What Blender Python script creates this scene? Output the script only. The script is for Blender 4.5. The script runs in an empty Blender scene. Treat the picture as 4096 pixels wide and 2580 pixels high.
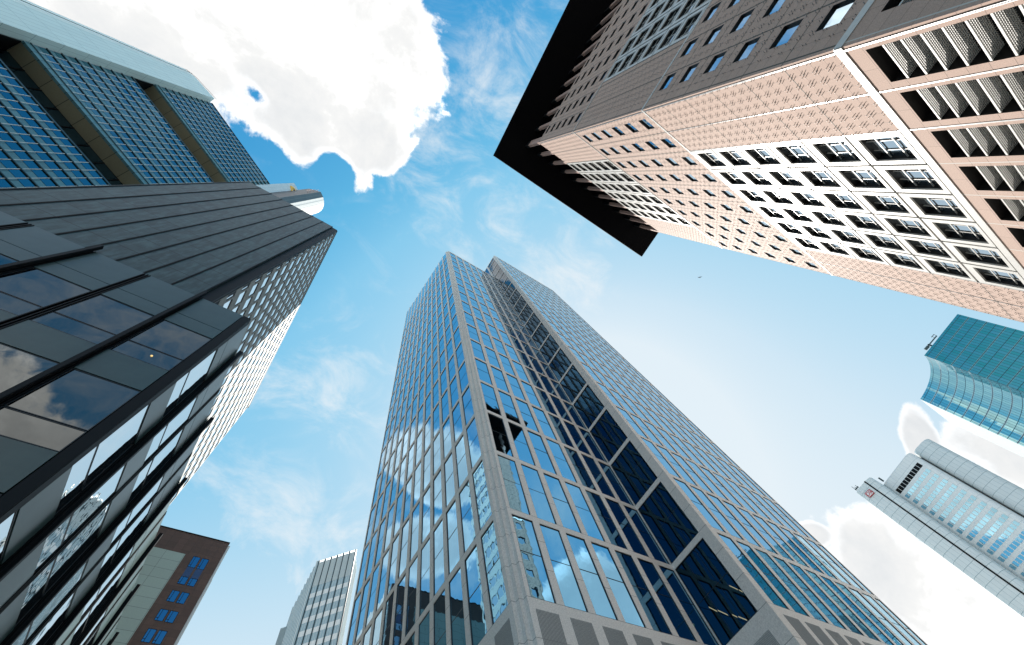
import bpy, math, random
from mathutils import Vector, Matrix
random.seed(7)
S = bpy.context.scene
COL = S.collection
R = math.radians

# ------------------------------------------------------------------ camera, light, exposure
CAM_H = 1.7
AX = ((0.83020091, 0.4485408, 0.33102508), (-0.525826, 0.82727571, 0.19779262), (-0.18513094, -0.33826921, 0.92265946))
cam_data = bpy.data.cameras.new('camera')
cam_data.sensor_width = 36.0
cam_data.sensor_fit = 'HORIZONTAL'
cam_data.lens = 1596.5 / 4096 * 36
cam_data.clip_start = 0.1
cam_data.clip_end = 6000
cam = bpy.data.objects.new('camera', cam_data)
COL.objects.link(cam)
cam.matrix_world = Matrix(((AX[0][0], -AX[0][1], -AX[0][2], 0), (AX[1][0], -AX[1][1], -AX[1][2], 0),
                           (AX[2][0], -AX[2][1], -AX[2][2], CAM_H), (0, 0, 0, 1)))
S.camera = cam
S.render.resolution_x, S.render.resolution_y = 1024, 645
S.view_settings.view_transform = 'Standard'
S.view_settings.look = 'None'
S.view_settings.gamma = 1
S.view_settings.exposure = 1.1
S.cycles.use_denoising = True
S.cycles.max_bounces = 8
S.cycles.diffuse_bounces = 3
S.cycles.glossy_bounces = 5
S.cycles.caustics_reflective = False
S.cycles.caustics_refractive = False

SUN = Vector((0.598, 0.340, 0.726)).normalized()
SUN_ELEV = math.asin(SUN.z)
sun_data = bpy.data.lights.new('sun', 'SUN')
sun_data.energy = 4.3
sun_data.angle = R(0.5)
sun_data.color = (1.0, 0.94, 0.87)
sun = bpy.data.objects.new('sun', sun_data)
COL.objects.link(sun)
sun.rotation_euler = SUN.to_track_quat('Z', 'Y').to_euler()
sun.location = (0, 0, 300)


# ------------------------------------------------------------------ node helpers
class NT:
    def __init__(self, tree):
        self.t = tree
        self.n = tree.nodes
        self.l = tree.links

    def node(self, kind, **kw):
        x = self.n.new(kind)
        for k, v in kw.items():
            setattr(x, k, v)
        return x

    def put(self, sock, v):
        if hasattr(v, 'is_output'):
            self.l.new(v, sock)
        elif v is not None:
            sock.default_value = v

    def math(self, op, a, b=None, c=None, clamp=False):
        x = self.node('ShaderNodeMath', operation=op, use_clamp=clamp)
        self.put(x.inputs[0], a)
        if b is not None: self.put(x.inputs[1], b)
        if c is not None: self.put(x.inputs[2], c)
        return x.outputs[0]

    def vmath(self, op, a, b=None):
        x = self.node('ShaderNodeVectorMath', operation=op)
        self.put(x.inputs[0], a)
        if b is not None: self.put(x.inputs[1], b)
        return x.outputs['Value'] if op in ('LENGTH', 'DOT_PRODUCT') else x.outputs[0]

    def noise(self, vec, scale, detail=4, rough=0.55, dist=0.0):
        x = self.node('ShaderNodeTexNoise')
        self.put(x.inputs['Vector'], vec)
        x.inputs['Scale'].default_value = scale
        x.inputs['Detail'].default_value = detail
        x.inputs['Roughness'].default_value = rough
        x.inputs['Distortion'].default_value = dist
        return x.outputs[0]

    def smooth(self, v, a, b, lo=0.0, hi=1.0, kind='SMOOTHSTEP'):
        x = self.node('ShaderNodeMapRange', interpolation_type=kind)
        self.put(x.inputs[0], v)
        for i, q in enumerate((a, b, lo, hi)): self.put(x.inputs[1 + i], q)
        return x.outputs[0]

    def mix(self, f, a, b, blend='MIX'):
        x = self.node('ShaderNodeMix', data_type='RGBA', blend_type=blend)
        self.put(x.inputs[0], f)
        self.put(x.inputs[6], a if hasattr(a, 'is_output') or len(a) == 4 else (*a, 1))
        self.put(x.inputs[7], b if hasattr(b, 'is_output') or len(b) == 4 else (*b, 1))
        return x.outputs[2]

    def comb(self, x, y, z=0.0):
        c = self.node('ShaderNodeCombineXYZ')
        for i, q in enumerate((x, y, z)): self.put(c.inputs[i], q)
        return c.outputs[0]

    def sep(self, v):
        s = self.node('ShaderNodeSeparateXYZ')
        self.put(s.inputs[0], v)
        return s.outputs[0], s.outputs[1], s.outputs[2]


# ------------------------------------------------------------------ world: daylight sky with cloud layer
world = bpy.data.worlds.new('World')
S.world = world
world.use_nodes = True
W = NT(world.node_tree)
W.n.clear()
SKY_STRENGTH = 0.10
CLOUD = 4.6
HAZE = 4.1
sky = W.node('ShaderNodeTexSky', sky_type='NISHITA')
sky.sun_disc = False
sky.sun_elevation = SUN_ELEV
sky.sun_rotation = math.atan2(SUN.x, SUN.y)
sky.altitude = 100
sky.air_density = 1.0
sky.dust_density = 2.2
sky.ozone_density = 1.4
gen = W.node('ShaderNodeTexCoord').outputs['Generated']
gx, gy, gz = W.sep(gen)
zc = W.math('MAXIMUM', gz, 0.04)
px = W.math('DIVIDE', gx, zc)
py = W.math('DIVIDE', gy, zc)
P = W.comb(px, py)
warp = W.noise(gen, 2.2, 2)


def blob(cx, cy, rx, ry, rot=0.0):
    """1 at the centre of an ellipse of sky, 0 on its rim, negative outside."""
    c, s = math.cos(R(rot)), math.sin(R(rot))
    dx, dy = W.math('SUBTRACT', px, cx), W.math('SUBTRACT', py, cy)
    a = W.math('DIVIDE', W.math('ADD', W.math('MULTIPLY', dx, c), W.math('MULTIPLY', dy, s)), rx)
    b = W.math('DIVIDE', W.math('SUBTRACT', W.math('MULTIPLY', dy, c), W.math('MULTIPLY', dx, s)), ry)
    return W.math('SUBTRACT', 1.0, W.vmath('LENGTH', W.comb(a, b)))


def union(blobs):
    v = blobs[0]
    for b in blobs[1:]: v = W.math('MAXIMUM', v, b)
    return v


cumulus = union([blob(-0.33, -0.05, 0.27, 0.20), blob(-0.24, -0.19, 0.20, 0.12), blob(-0.15, 0.0, 0.10, 0.085), blob(-0.235, 0.075, 0.14, 0.07),
                 blob(-0.62, -0.05, 0.42, 0.30), blob(-0.40, 0.70, 0.19, 0.15, -20), blob(-0.52, 1.02, 0.17, 0.16), blob(1.30, -1.0, 0.36, 0.20),
                 blob(3.4, 0.45, 1.35, 0.24, 5), blob(2.45, 0.40, 0.42, 0.16, 20), blob(2.1, -0.14, 0.28, 0.075, 18),
                 blob(2.75, -0.36, 0.62, 0.16, -8), blob(1.98, 0.40, 0.14, 0.06), blob(4.6, 0.2, 1.4, 0.5),
                 blob(-1.9, 1.9, 1.0, 0.45), blob(-2.8, 0.6, 1.1, 0.5), blob(-1.1, 2.9, 0.9, 0.5),
                 blob(-0.88, -1.12, 0.52, 0.48), blob(1.05, -1.55, 0.75, 0.42), blob(0.1, -2.5, 1.2, 0.6), blob(2.6, -2.4, 1.2, 0.6)])
fb = W.noise(gen, 5.0, 10, 0.62, 0.35)
fb2 = W.noise(gen, 17.0, 8, 0.65, 0.2)
rag = W.math('ADD', W.math('MULTIPLY', W.math('SUBTRACT', fb, 0.5), 3.4), W.math('MULTIPLY', W.math('SUBTRACT', fb2, 0.5), 1.1))
hole = W.math('MULTIPLY', W.smooth(blob(-0.385, 0.045, 0.085, 0.035, 20), 0.0, 1.0), -1.0)
hole = W.math('ADD', hole, W.math('MULTIPLY', W.smooth(blob(-0.19, 0.095, 0.075, 0.06, 10), 0.0, 0.8), -1.5))
dens = W.math('ADD', W.math('ADD', W.math('MULTIPLY', W.math('MINIMUM', cumulus, 0.62), 2.3), rag), hole)
cum_a = W.smooth(dens, 0.05, 0.42)
# thin high veil and mackerel wisps
stretch = W.node('ShaderNodeMapping')
W.put(stretch.inputs['Vector'], gen)
stretch.inputs['Rotation'].default_value = (0, 0, R(25))
stretch.inputs['Scale'].default_value = (1.0, 1.5, 1.0)
wn = W.noise(stretch.outputs[0], 6.5, 10, 0.66, 0.5)
wn2 = W.noise(stretch.outputs[0], 2.2, 3, 0.5, 0.2)
wis = union([blob(0.0, -0.15, 0.16, 0.42, 8), blob(0.40, 0.0, 0.22, 0.20), blob(0.04, 0.62, 0.32, 0.26), blob(0.0, 1.15, 0.6, 0.5),
             blob(0.12, 0.06, 0.25, 0.25), blob(0.35, 2.4, 1.4, 1.1), blob(-0.5, -0.6, 0.8, 0.5), blob(-0.9, 0.9, 1.0, 0.9), blob(0.7, -0.9, 0.7, 0.5)])
wd = W.math('ADD', W.math('MULTIPLY', W.math('SUBTRACT', wn, 0.56), 3.2), W.math('MULTIPLY', W.smooth(wis, -0.4, 0.8), 0.75))
wd = W.math('ADD', wd, W.math('MULTIPLY', W.math('SUBTRACT', wn2, 0.6), 1.2))
wis_a = W.math('MULTIPLY', W.smooth(wd, 0.0, 1.25), W.smooth(wis, -0.35, 0.5, 0.0, 0.72))
veil = W.math('MULTIPLY', W.smooth(union([blob(0.15, 2.0, 1.2, 1.0), blob(3.2, 0.4, 2.6, 1.1)]), -0.2, 0.9), 0.55)
thin = W.math('MAXIMUM', wis_a, veil)
# grey folds inside the cloud, bright sunlit bulk (brighter than film white, as real cloud is)
cn = W.math('ADD', W.math('MULTIPLY', W.noise(gen, 3.2, 10, 0.60, 0.6), 0.75), W.math('MULTIPLY', fb2, 0.25))
body = W.smooth(cn, 0.30, 0.56, 0.78, 1.0, 'LINEAR')
boost = W.smooth(cn, 0.50, 0.74, 1.0, 2.3, 'SMOOTHSTEP')
edge_lit = W.smooth(dens, 0.35, 1.0, 1.25, 1.0)
lum = W.math('MULTIPLY', W.math('MULTIPLY', W.math('MULTIPLY', body, boost), edge_lit), CLOUD)
cum_col = W.mix(1.0, W.mix(W.smooth(body, 0.78, 1.0), (0.955, 0.99, 1.02), (1.0, 1.0, 0.99)), W.comb(lum, lum, lum), 'MULTIPLY')
# the daylight sky graded to the photograph's hazy azure: deep away from the sun, pale towards it
GAIN = 1.0 / (SKY_STRENGTH * 2 ** S.view_settings.exposure)
ramp = W.node('ShaderNodeValToRGB')


def lin(c):
    return tuple((q / 255 / 12.92) if q < 10 else ((q / 255 + 0.055) / 1.055) ** 2.4 for q in c)


stops = [(0.6, (14, 104, 178)), (1.15, (38, 142, 208)), (1.75, (98, 184, 229)), (2.15, (136, 203, 238)), (2.8, (158, 212, 241)), (3.8, (180, 220, 243)), (5.6, (205, 230, 246)), (9.0, (226, 240, 249))]
el = ramp.color_ramp.elements
while len(el) < len(stops): el.new(0.5)
for e, (g_, c_) in zip(el, stops):
    e.position = g_ / 10
    e.color = (*lin(c_), 1)
_, sg_, _ = W.sep(sky.outputs[0])
W.put(ramp.inputs[0], W.math('DIVIDE', sg_, 10.0))
graded = W.mix(1.0, ramp.outputs[0], (GAIN, GAIN, GAIN), 'MULTIPLY')
c1 = W.mix(thin, graded, (HAZE * 1.0, HAZE * 1.05, HAZE * 1.08))
c2 = W.mix(cum_a, c1, cum_col)
bg = W.node('ShaderNodeBackground')
W.put(bg.inputs['Color'], c2)
bg.inputs['Strength'].default_value = SKY_STRENGTH
out = W.node('ShaderNodeOutputWorld')
W.l.new(bg.outputs[0], out.inputs['Surface'])


# ------------------------------------------------------------------ materials
def new_mat(name):
    m = bpy.data.materials.new(name)
    m.use_nodes = True
    t = NT(m.node_tree)
    t.n.clear()
    o = t.node('ShaderNodeOutputMaterial')
    p = t.node('ShaderNodeBsdfPrincipled')
    t.l.new(p.outputs[0], o.inputs[0])
    return m, t, p


def lines(t, coord, pitch, off, width):
    """1 on a line of the given width repeated every pitch metres."""
    if not pitch: return None
    f = t.math('PINGPONG', t.math('SUBTRACT', coord, off), pitch / 2)
    return t.math('LESS_THAN', f, width / 2)


def simple(name, col, rough=0.6, metal=0.0, speck=0.0, scale=3.0, bump=0.0, streak=0.0, spec=0.5):
    m, t, p = new_mat(name)
    p.inputs['Specular IOR Level'].default_value = spec
    obj = t.node('ShaderNodeTexCoord').outputs['Object']
    c = (*col, 1)
    if speck:
        n = t.noise(obj, scale, 5, 0.65)
        c = t.mix(t.smooth(n, 0.3, 0.7), tuple(q * (1 - speck) for q in col), tuple(min(1, q * (1 + speck)) for q in col))
    if streak:
        mp = t.node('ShaderNodeMapping')
        t.put(mp.inputs['Vector'], obj)
        mp.inputs['Scale'].default_value = (2.2, 2.2, 0.16)
        n = t.noise(mp.outputs[0], 1.0, 5, 0.6)
        c = t.mix(t.math('MULTIPLY', t.smooth(n, 0.45, 0.75), streak), c, tuple(q * 0.55 for q in col))
    t.put(p.inputs['Base Color'], c)
    p.inputs['Roughness'].default_value = rough
    p.inputs['Metallic'].default_value = metal
    if bump:
        b = t.node('ShaderNodeBump')
        b.inputs['Strength'].default_value = bump
        b.inputs['Distance'].default_value = 0.01
        t.put(b.inputs['Height'], t.noise(obj, scale * 6, 4, 0.6))
        t.l.new(b.outputs[0], p.inputs['Normal'])
    return m


def clad(name, col, joint, pu, pz, ou=0.0, oz=0.0, w=0.03, wz=None, rough=0.6, metal=0.0, speck=0.08, vary=0.06, scale=4.0,
         streak=0.0, hard=None, spec=0.5):
    """Cladding laid out in metres along the wall (UV): panel joints, a shade per panel, grain. hard=(pu, ou, w, colour): metal bay strips."""
    m, t, p = new_mat(name)
    uv = t.node('ShaderNodeTexCoord').outputs['UV']
    u, z, _ = t.sep(uv)
    obj = t.node('ShaderNodeTexCoord').outputs['Object']
    n = t.noise(obj, scale, 6, 0.7)
    c = t.mix(t.smooth(n, 0.3, 0.7), tuple(q * (1 - speck) for q in col), tuple(min(1, q * (1 + speck)) for q in col))
    if vary:
        wn = t.node('ShaderNodeTexWhiteNoise', noise_dimensions='2D')
        iu = t.math('FLOOR', t.math('DIVIDE', t.math('SUBTRACT', u, ou), pu or 50))
        iz = t.math('FLOOR', t.math('DIVIDE', t.math('SUBTRACT', z, oz), pz or 50))
        t.put(wn.inputs['Vector'], t.comb(iu, iz))
        c = t.mix(t.math('MULTIPLY', wn.outputs['Value'], vary * 2), c, tuple(q * 0.4 for q in col))
    if streak:
        n2 = t.noise(t.comb(t.math('MULTIPLY', u, 2.6), t.math('MULTIPLY', z, 0.35)), 1.0, 5, 0.62)
        c = t.mix(t.math('MULTIPLY', t.smooth(n2, 0.42, 0.72), streak), c, tuple(q * 1.9 for q in col))
    a = lines(t, u, pu, ou, w)
    b = lines(t, z, pz, oz, wz or w)
    j = a if b is None else (b if a is None else t.math('MAXIMUM', a, b))
    if j is not None: c = t.mix(j, c, joint)
    if hard and len(hard) > 4:
        c = t.mix(lines(t, z, hard[4], hard[5], hard[2] * 0.6), c, hard[3])
    if hard:
        c = t.mix(lines(t, u, hard[0], hard[1], hard[2]), c, hard[3])
    t.put(p.inputs['Base Color'], c)
    p.inputs['Roughness'].default_value = rough
    p.inputs['Metallic'].default_value = metal
    p.inputs['Specular IOR Level'].default_value = spec
    return m


def glass(name, tint, rough=0.015, wave=0.0, wave_scale=0.5, dark=(0.004, 0.008, 0.012), refl=0.9):
    """Coated facade glass: a tinted mirror over a dark interior, slightly wavy."""
    m = bpy.data.materials.new(name)
    m.use_nodes = True
    t = NT(m.node_tree)
    t.n.clear()
    o = t.node('ShaderNodeOutputMaterial')
    g = t.node('ShaderNodeBsdfPrincipled')
    g.inputs['Base Color'].default_value = (*tint, 1)
    g.inputs['Metallic'].default_value = 1
    g.inputs['Roughness'].default_value = rough
    dd = t.node('ShaderNodeBsdfDiffuse')
    dd.inputs['Color'].default_value = (*dark, 1)
    mx = t.node('ShaderNodeMixShader')
    fr = t.node('ShaderNodeFresnel')
    fr.inputs['IOR'].default_value = 1.5
    fac = t.smooth(fr.outputs[0], 0.0, 1.0, refl, 1.0, 'LINEAR')
    t.put(mx.inputs[0], fac)
    t.l.new(dd.outputs[0], mx.inputs[1])
    t.l.new(g.outputs[0], mx.inputs[2])
    t.l.new(mx.outputs[0], o.inputs[0])
    if wave:
        b = t.node('ShaderNodeBump')
        b.inputs['Strength'].default_value = 1.0
        b.inputs['Distance'].default_value = wave
        geo = t.node('ShaderNodeNewGeometry').outputs['Position']
        t.put(b.inputs['Height'], t.noise(geo, wave_scale, 2, 0.5))
        t.l.new(b.outputs[0], g.inputs['Normal'])
        t.l.new(b.outputs[0], fr.inputs['Normal'])
    return m


def glazed(name, tint, line_col, pu, pz, ou=0.0, oz=0.0, w=0.12, wz=None, double=0.0, dbl_col=None, vary=0.3, alt=None, wave=0.0, rough=0.05):
    """Far curtain wall: many panes in one skin (UV in metres), bars between them, panes of differing brightness."""
    m, t, p = new_mat(name)
    uv = t.node('ShaderNodeTexCoord').outputs['UV']
    u, z, _ = t.sep(uv)
    wn = t.node('ShaderNodeTexWhiteNoise', noise_dimensions='2D')
    iu = t.math('FLOOR', t.math('DIVIDE', t.math('SUBTRACT', u, ou), pu))
    iz = t.math('FLOOR', t.math('DIVIDE', t.math('SUBTRACT', z, oz), pz))
    t.put(wn.inputs['Vector'], t.comb(iu, iz))
    c = t.mix(t.math('MULTIPLY', wn.outputs['Value'], vary), tint, alt or tuple(q * 0.35 for q in tint))
    line = t.math('MAXIMUM', lines(t, u, pu, ou, w), lines(t, z, pz, oz, wz or w))
    metal = t.math('SUBTRACT', 1.0, line)
    if double:
        band = lines(t, z, pz * 2, oz, double)
        c = t.mix(band, c, dbl_col)
        metal = t.math('MULTIPLY', metal, t.math('SUBTRACT', 1.0, t.math('MULTIPLY', band, 0.8)))
    c = t.mix(line, c, line_col)
    t.put(p.inputs['Base Color'], c)
    t.put(p.inputs['Metallic'], metal)
    t.put(p.inputs['Roughness'], t.math('ADD', rough, t.math('MULTIPLY', line, 0.4)))
    if wave:
        b = t.node('ShaderNodeBump')
        b.inputs['Strength'].default_value = 1.0
        b.inputs['Distance'].default_value = wave
        t.put(b.inputs['Height'], t.noise(t.node('ShaderNodeNewGeometry').outputs['Position'], 0.35, 2, 0.5))
        t.l.new(b.outputs[0], p.inputs['Normal'])
    return m


M = {}
M['paving'] = simple('pale_granite_paving', (0.34, 0.325, 0.30), 0.85, speck=0.2, scale=2)  # unseen ground, made pale to bounce light onto shaded walls
M['black'] = simple('black_metal', (0.006, 0.007, 0.008), 0.5, spec=0.12)
M['matt_black'] = simple('matt_black', (0.004, 0.004, 0.005), 0.9, spec=0.05)
M['gasket'] = simple('black_gasket', (0.008, 0.01, 0.012), 0.4)
M['white_metal'] = simple('white_metal', (0.56, 0.555, 0.53), 0.45, speck=0.03, scale=1.5)
M['steel'] = simple('steel', (0.55, 0.56, 0.56), 0.35, metal=0.6)


# ------------------------------------------------------------------ mesh helpers
class Face:
    """A vertical wall plane seen from outside: origin o, outward normal n; u runs to the viewer's right, d outwards."""

    def __init__(self, o, n):
        self.o = Vector((o[0], o[1]))
        self.n = Vector(n).normalized()
        self.u = Vector((-self.n.y, self.n.x))
        self.ang = math.atan2(self.u.y, self.u.x)

    def at(self, u, z, d=0.0):
        p = self.o + self.u * u + self.n * d
        return (p.x, p.y, z)

    def U(self, x, y):
        return (Vector((x, y)) - self.o).dot(self.u)


class MB:
    def __init__(self):
        self.v, self.f, self.m, self.uv = [], [], [], []

    def quad(self, pts, mi=0, uvs=None):
        b = len(self.v)
        self.v += [tuple(p) for p in pts]
        self.f.append(tuple(range(b, b + len(pts))))
        self.m.append(mi)
        self.uv.append(uvs or [(p[0] + p[1], p[2]) for p in pts])

    def rect(self, F, u0, u1, z0, z1, d=0.0, mi=0):
        self.quad([F.at(u0, z0, d), F.at(u1, z0, d), F.at(u1, z1, d), F.at(u0, z1, d)], mi, [(u0, z0), (u1, z0), (u1, z1), (u0, z1)])

    def box(self, F, u0, u1, z0, z1, d0, d1, mi=0, caps=True):
        """d0 inner, d1 outer."""
        self.rect(F, u0, u1, z0, z1, d1, mi)
        a, b = F.at, [(u0, u1), (z0, z1)]
        self.quad([a(u0, z0, d0), a(u0, z0, d1), a(u0, z1, d1), a(u0, z1, d0)], mi, [(u0 + d0, z0), (u0 + d1, z0), (u0 + d1, z1), (u0 + d0, z1)])
        self.quad([a(u1, z0, d1), a(u1, z0, d0), a(u1, z1, d0), a(u1, z1, d1)], mi, [(u1 + d1, z0), (u1 + d0, z0), (u1 + d0, z1), (u1 + d1, z1)])
        self.quad([a(u0, z0, d0), a(u1, z0, d0), a(u1, z0, d1), a(u0, z0, d1)], mi, [(u0, z0), (u1, z0), (u1, z0 + .01), (u0, z0 + .01)])
        self.quad([a(u0, z1, d1), a(u1, z1, d1), a(u1, z1, d0), a(u0, z1, d0)], mi, [(u0, z1), (u1, z1), (u1, z1 + .01), (u0, z1 + .01)])
        if caps: self.quad([a(u1, z0, d0), a(u0, z0, d0), a(u0, z1, d0), a(u1, z1, d0)], mi)

    def grid(self, F, us, zs, hole, depth, mi=0, mr=None, d=0.0):
        """A wall sheet at depth d with holes and their reveals."""
        mr = mi if mr is None else mr
        nu, nz = len(us) - 1, len(zs) - 1
        H = [[bool(hole(i, j)) for j in range(nz)] for i in range(nu)]
        for i in range(nu):
            for j in range(nz):
                u0, u1, z0, z1 = us[i], us[i + 1], zs[j], zs[j + 1]
                if not H[i][j]:
                    self.rect(F, u0, u1, z0, z1, d, mi)
                    continue
                e = d - depth
                a = F.at
                if i == 0 or not H[i - 1][j]: self.quad([a(u0, z0, d), a(u0, z0, e), a(u0, z1, e), a(u0, z1, d)], mr, [(u0, z0), (u0 + .01, z0), (u0 + .01, z1), (u0, z1)])
                if i == nu - 1 or not H[i + 1][j]: self.quad([a(u1, z0, e), a(u1, z0, d), a(u1, z1, d), a(u1, z1, e)], mr, [(u1 - .01, z0), (u1, z0), (u1, z1), (u1 - .01, z1)])
                if j == 0 or not H[i][j - 1]: self.quad([a(u0, z0, d), a(u1, z0, d), a(u1, z0, e), a(u0, z0, e)], mr, [(u0, z0), (u1, z0), (u1, z0 + .01), (u0, z0 + .01)])
                if j == nz - 1 or not H[i][j + 1]: self.quad([a(u0, z1, e), a(u1, z1, e), a(u1, z1, d), a(u0, z1, d)], mr, [(u0, z1 - .01), (u1, z1 - .01), (u1, z1), (u0, z1)])

    def prism(self, pts, z0, z1, mi=0, cap=None):
        """Plan polygon pulled from z0 to z1 (z1 may be one height per corner), counter-clockwise from above."""
        n = len(pts)
        tops = z1 if isinstance(z1, (list, tuple)) else [z1] * n
        bots = z0 if isinstance(z0, (list, tuple)) else [z0] * n
        s = 0.0
        for i in range(n):
            p, q = pts[i], pts[(i + 1) % n]
            w = math.hypot(q[0] - p[0], q[1] - p[1])
            a, b = tops[i], tops[(i + 1) % n]
            c, e = bots[i], bots[(i + 1) % n]
            self.quad([(*p, c), (*q, e), (*q, b), (*p, a)], mi, [(s, c), (s + w, e), (s + w, b), (s, a)])
            s += w
        cm = mi if cap is None else cap
        self.quad([(*pts[i], tops[i]) for i in range(n)], cm)
        self.quad([(*pts[i], bots[i]) for i in reversed(range(n))], cm)

    def tube(self, a, b, r, mi=0, n=8, r2=None):
        a, b = Vector(a), Vector(b)
        q = (b - a).to_track_quat('Z', 'Y')
        r2 = r if r2 is None else r2
        ra = [a + q @ Vector((r * math.cos(2 * math.pi * i / n), r * math.sin(2 * math.pi * i / n), 0)) for i in range(n)]
        rb = [b + q @ Vector((r2 * math.cos(2 * math.pi * i / n), r2 * math.sin(2 * math.pi * i / n), 0)) for i in range(n)]
        for i in range(n):
            k = (i + 1) % n
            self.quad([ra[i], ra[k], rb[k], rb[i]], mi)
        self.quad(list(reversed(ra)), mi)
        self.quad(rb, mi)

    def mesh(self, name, mats, off=(0, 0, 0)):
        me = bpy.data.meshes.new(name)
        me.from_pydata([(x - off[0], y - off[1], z - off[2]) for x, y, z in self.v], [], self.f)
        for m in (mats if isinstance(mats, (list, tuple)) else [mats]): me.materials.append(m)
        me.polygons.foreach_set('material_index', self.m)
        lay = me.uv_layers.new(name='UVMap')
        flat = [c for f in self.uv for q in f for c in q]
        lay.data.foreach_set('uv', flat)
        me.update()
        return me

    def build(self, name, mats, parent=None):
        off, q = Vector((0, 0, 0)), parent
        while q:
            off, q = off + q.location, q.parent
        o = bpy.data.objects.new(name, self.mesh(name, mats, off))
        COL.objects.link(o)
        if parent: o.parent = parent
        return o


def tag(o, label, cat, group=None):
    o['label'], o['category'] = label, cat
    if group: o['group'] = group
    return o


def thing(name, label, cat, loc, group=None):
    o = bpy.data.objects.new(name, None)
    COL.objects.link(o)
    o.location = loc
    o.matrix_basis = Matrix.Translation(loc)
    return tag(o, label, cat, group)


def struct(name, mb, m):
    o = mb.build(name, m)
    o['kind'] = 'structure'
    return o


def look_area(pts):
    """Pixels a polygon covers in the picture (0 when outside it)."""
    q = []
    for p in pts:
        v = (p[0], p[1], p[2] - CAM_H)
        c = [AX[0][k] * v[0] + AX[1][k] * v[1] + AX[2][k] * v[2] for k in range(3)]
        if c[2] <= 0.01: return 0.0
        q.append((c[0] / c[2] * 399 + 512, c[1] / c[2] * 399 + 322))
    if max(a for a, b in q) < 0 or min(a for a, b in q) > 1024 or max(b for a, b in q) < 0 or min(b for a, b in q) > 645: return 0.0
    q = [(min(max(a, 0), 1024), min(max(b, 0), 645)) for a, b in q]
    return abs(sum(q[i][0] * q[(i + 1) % len(q)][1] - q[(i + 1) % len(q)][0] * q[i][1] for i in range(len(q)))) / 2


def place(me, name, F, u, z, d, parent):
    """A part with a local mesh (x along the wall, -y outwards, z up) put on a wall."""
    o = bpy.data.objects.new(name, me)
    COL.objects.link(o)
    p = Vector(F.at(u, z, d))
    if parent:
        o.parent = parent
        p = p - parent.matrix_basis.translation
    o.location = p
    o.rotation_euler = (0, 0, F.ang)
    return o


LOC = Face((0, 0), (0, -1))      # local frame for part meshes: u = x, outwards = -y
_cache = {}


def windows(parent, specs, maker, name, kids, limit=100):
    """specs: (F, u0, u1, z0, z1, d). The limit that show largest become parts (with child parts), the others one part."""
    def area(s):
        F, u0, u1, z0, z1, d = s
        return look_area([F.at(u0, z0, d), F.at(u1, z0, d), F.at(u1, z1, d), F.at(u0, z1, d)])
    sp = sorted(specs, key=area, reverse=True)
    rest = []
    for k, s in enumerate(sp):
        F, u0, u1, z0, z1, d = s
        w, h = round(u1 - u0, 3), round(z1 - z0, 3)
        if k < limit and area(s) > 0.5:
            key = (name, maker.__name__, w, h)
            if key not in _cache:
                _cache[key] = [mb.mesh(nm, mt) for nm, mb, mt in maker(w, h)]
            meshes = _cache[key]
            o = place(meshes[0], name, F, (u0 + u1) / 2, z0, d, parent)
            for nm, me in zip(kids, meshes[1:]):
                c = bpy.data.objects.new(nm, me)
                COL.objects.link(c)
                c.parent = o
                if nm == 'pane': c.rotation_euler = (random.uniform(-.0022, .0022), 0, random.uniform(-.004, .004))
        else:
            rest.append(s)
    if rest:
        big, mats = MB(), []
        for F, u0, u1, z0, z1, d in rest:
            w, h = round(u1 - u0, 3), round(z1 - z0, 3)
            for nm, mb, mt in maker(w, h):
                mt = mt if isinstance(mt, (list, tuple)) else [mt]
                for f, mi, uv in zip(mb.f, mb.m, mb.uv):
                    if mt[mi] not in mats: mats.append(mt[mi])
                    pts = [mb.v[i] for i in f]
                    big.quad([F.at((u0 + u1) / 2 + x, z0 + z, d - y) for x, y, z in pts], mats.index(mt[mi]), uv)
        o = big.build(name, mats, parent)
        o['kind'] = 'stuff'


def ring(mb, w, h, t, d0, d1, mi=0):
    """Frame ring of bar width t round a w x h opening, local frame."""
    mb.box(LOC, -w / 2, -w / 2 + t, 0, h, d0, d1, mi)
    mb.box(LOC, w / 2 - t, w / 2, 0, h, d0, d1, mi)
    mb.box(LOC, -w / 2 + t, w / 2 - t, 0, t, d0, d1, mi)
    mb.box(LOC, -w / 2 + t, w / 2 - t, h - t, h, d0, d1, mi)


# ------------------------------------------------------------------ ground
g = MB()
g.quad([(-3000, -3000, 0), (3000, -3000, 0), (3000, 3000, 0), (-3000, 3000, 0)])
struct('ground', g, M['paving'])

# ------------------------------------------------------------------ notched stone grid tower, centre
T_ST = clad('pale_stone', (0.76, 0.725, 0.68), (0.2, 0.195, 0.185), 0, 2.8867, 0, 22.03, 0.035, rough=0.75, speck=0.16, vary=0.03, scale=9)
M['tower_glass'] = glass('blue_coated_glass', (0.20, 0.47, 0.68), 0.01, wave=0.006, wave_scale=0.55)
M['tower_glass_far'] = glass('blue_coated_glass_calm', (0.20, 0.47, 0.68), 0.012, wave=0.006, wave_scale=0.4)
M['notch_glass'] = glass('dark_coated_glass', (0.020, 0.060, 0.095), 0.012, wave=0.008, wave_scale=0.5, refl=0.8)  # tint darkened for the shaded walls these panes reflect
M['louver'] = simple('grey_louver', (0.30, 0.30, 0.29), 0.6)

FA = Face((19.0, 23.4), (-1, 0))        # u = 23.4 - y : 0 at the corner, negative towards the far end
FB = Face((20.25, 22.12), (0, -1))      # u = x - 20.25
FC = Face((42.05, 22.12), (-1, 0))      # u = 22.12 - y
FD = Face((42.05, 15.80), (0, -1))      # u = x - 42.05
ROW = 8.66
Z0, WH = 22.03, 7.99
tower = thing('office_tower', 'grey stone-gridded skyscraper with blue mirrored windows and a notch in its front', 'skyscraper', (45, 35, 0))


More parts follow.
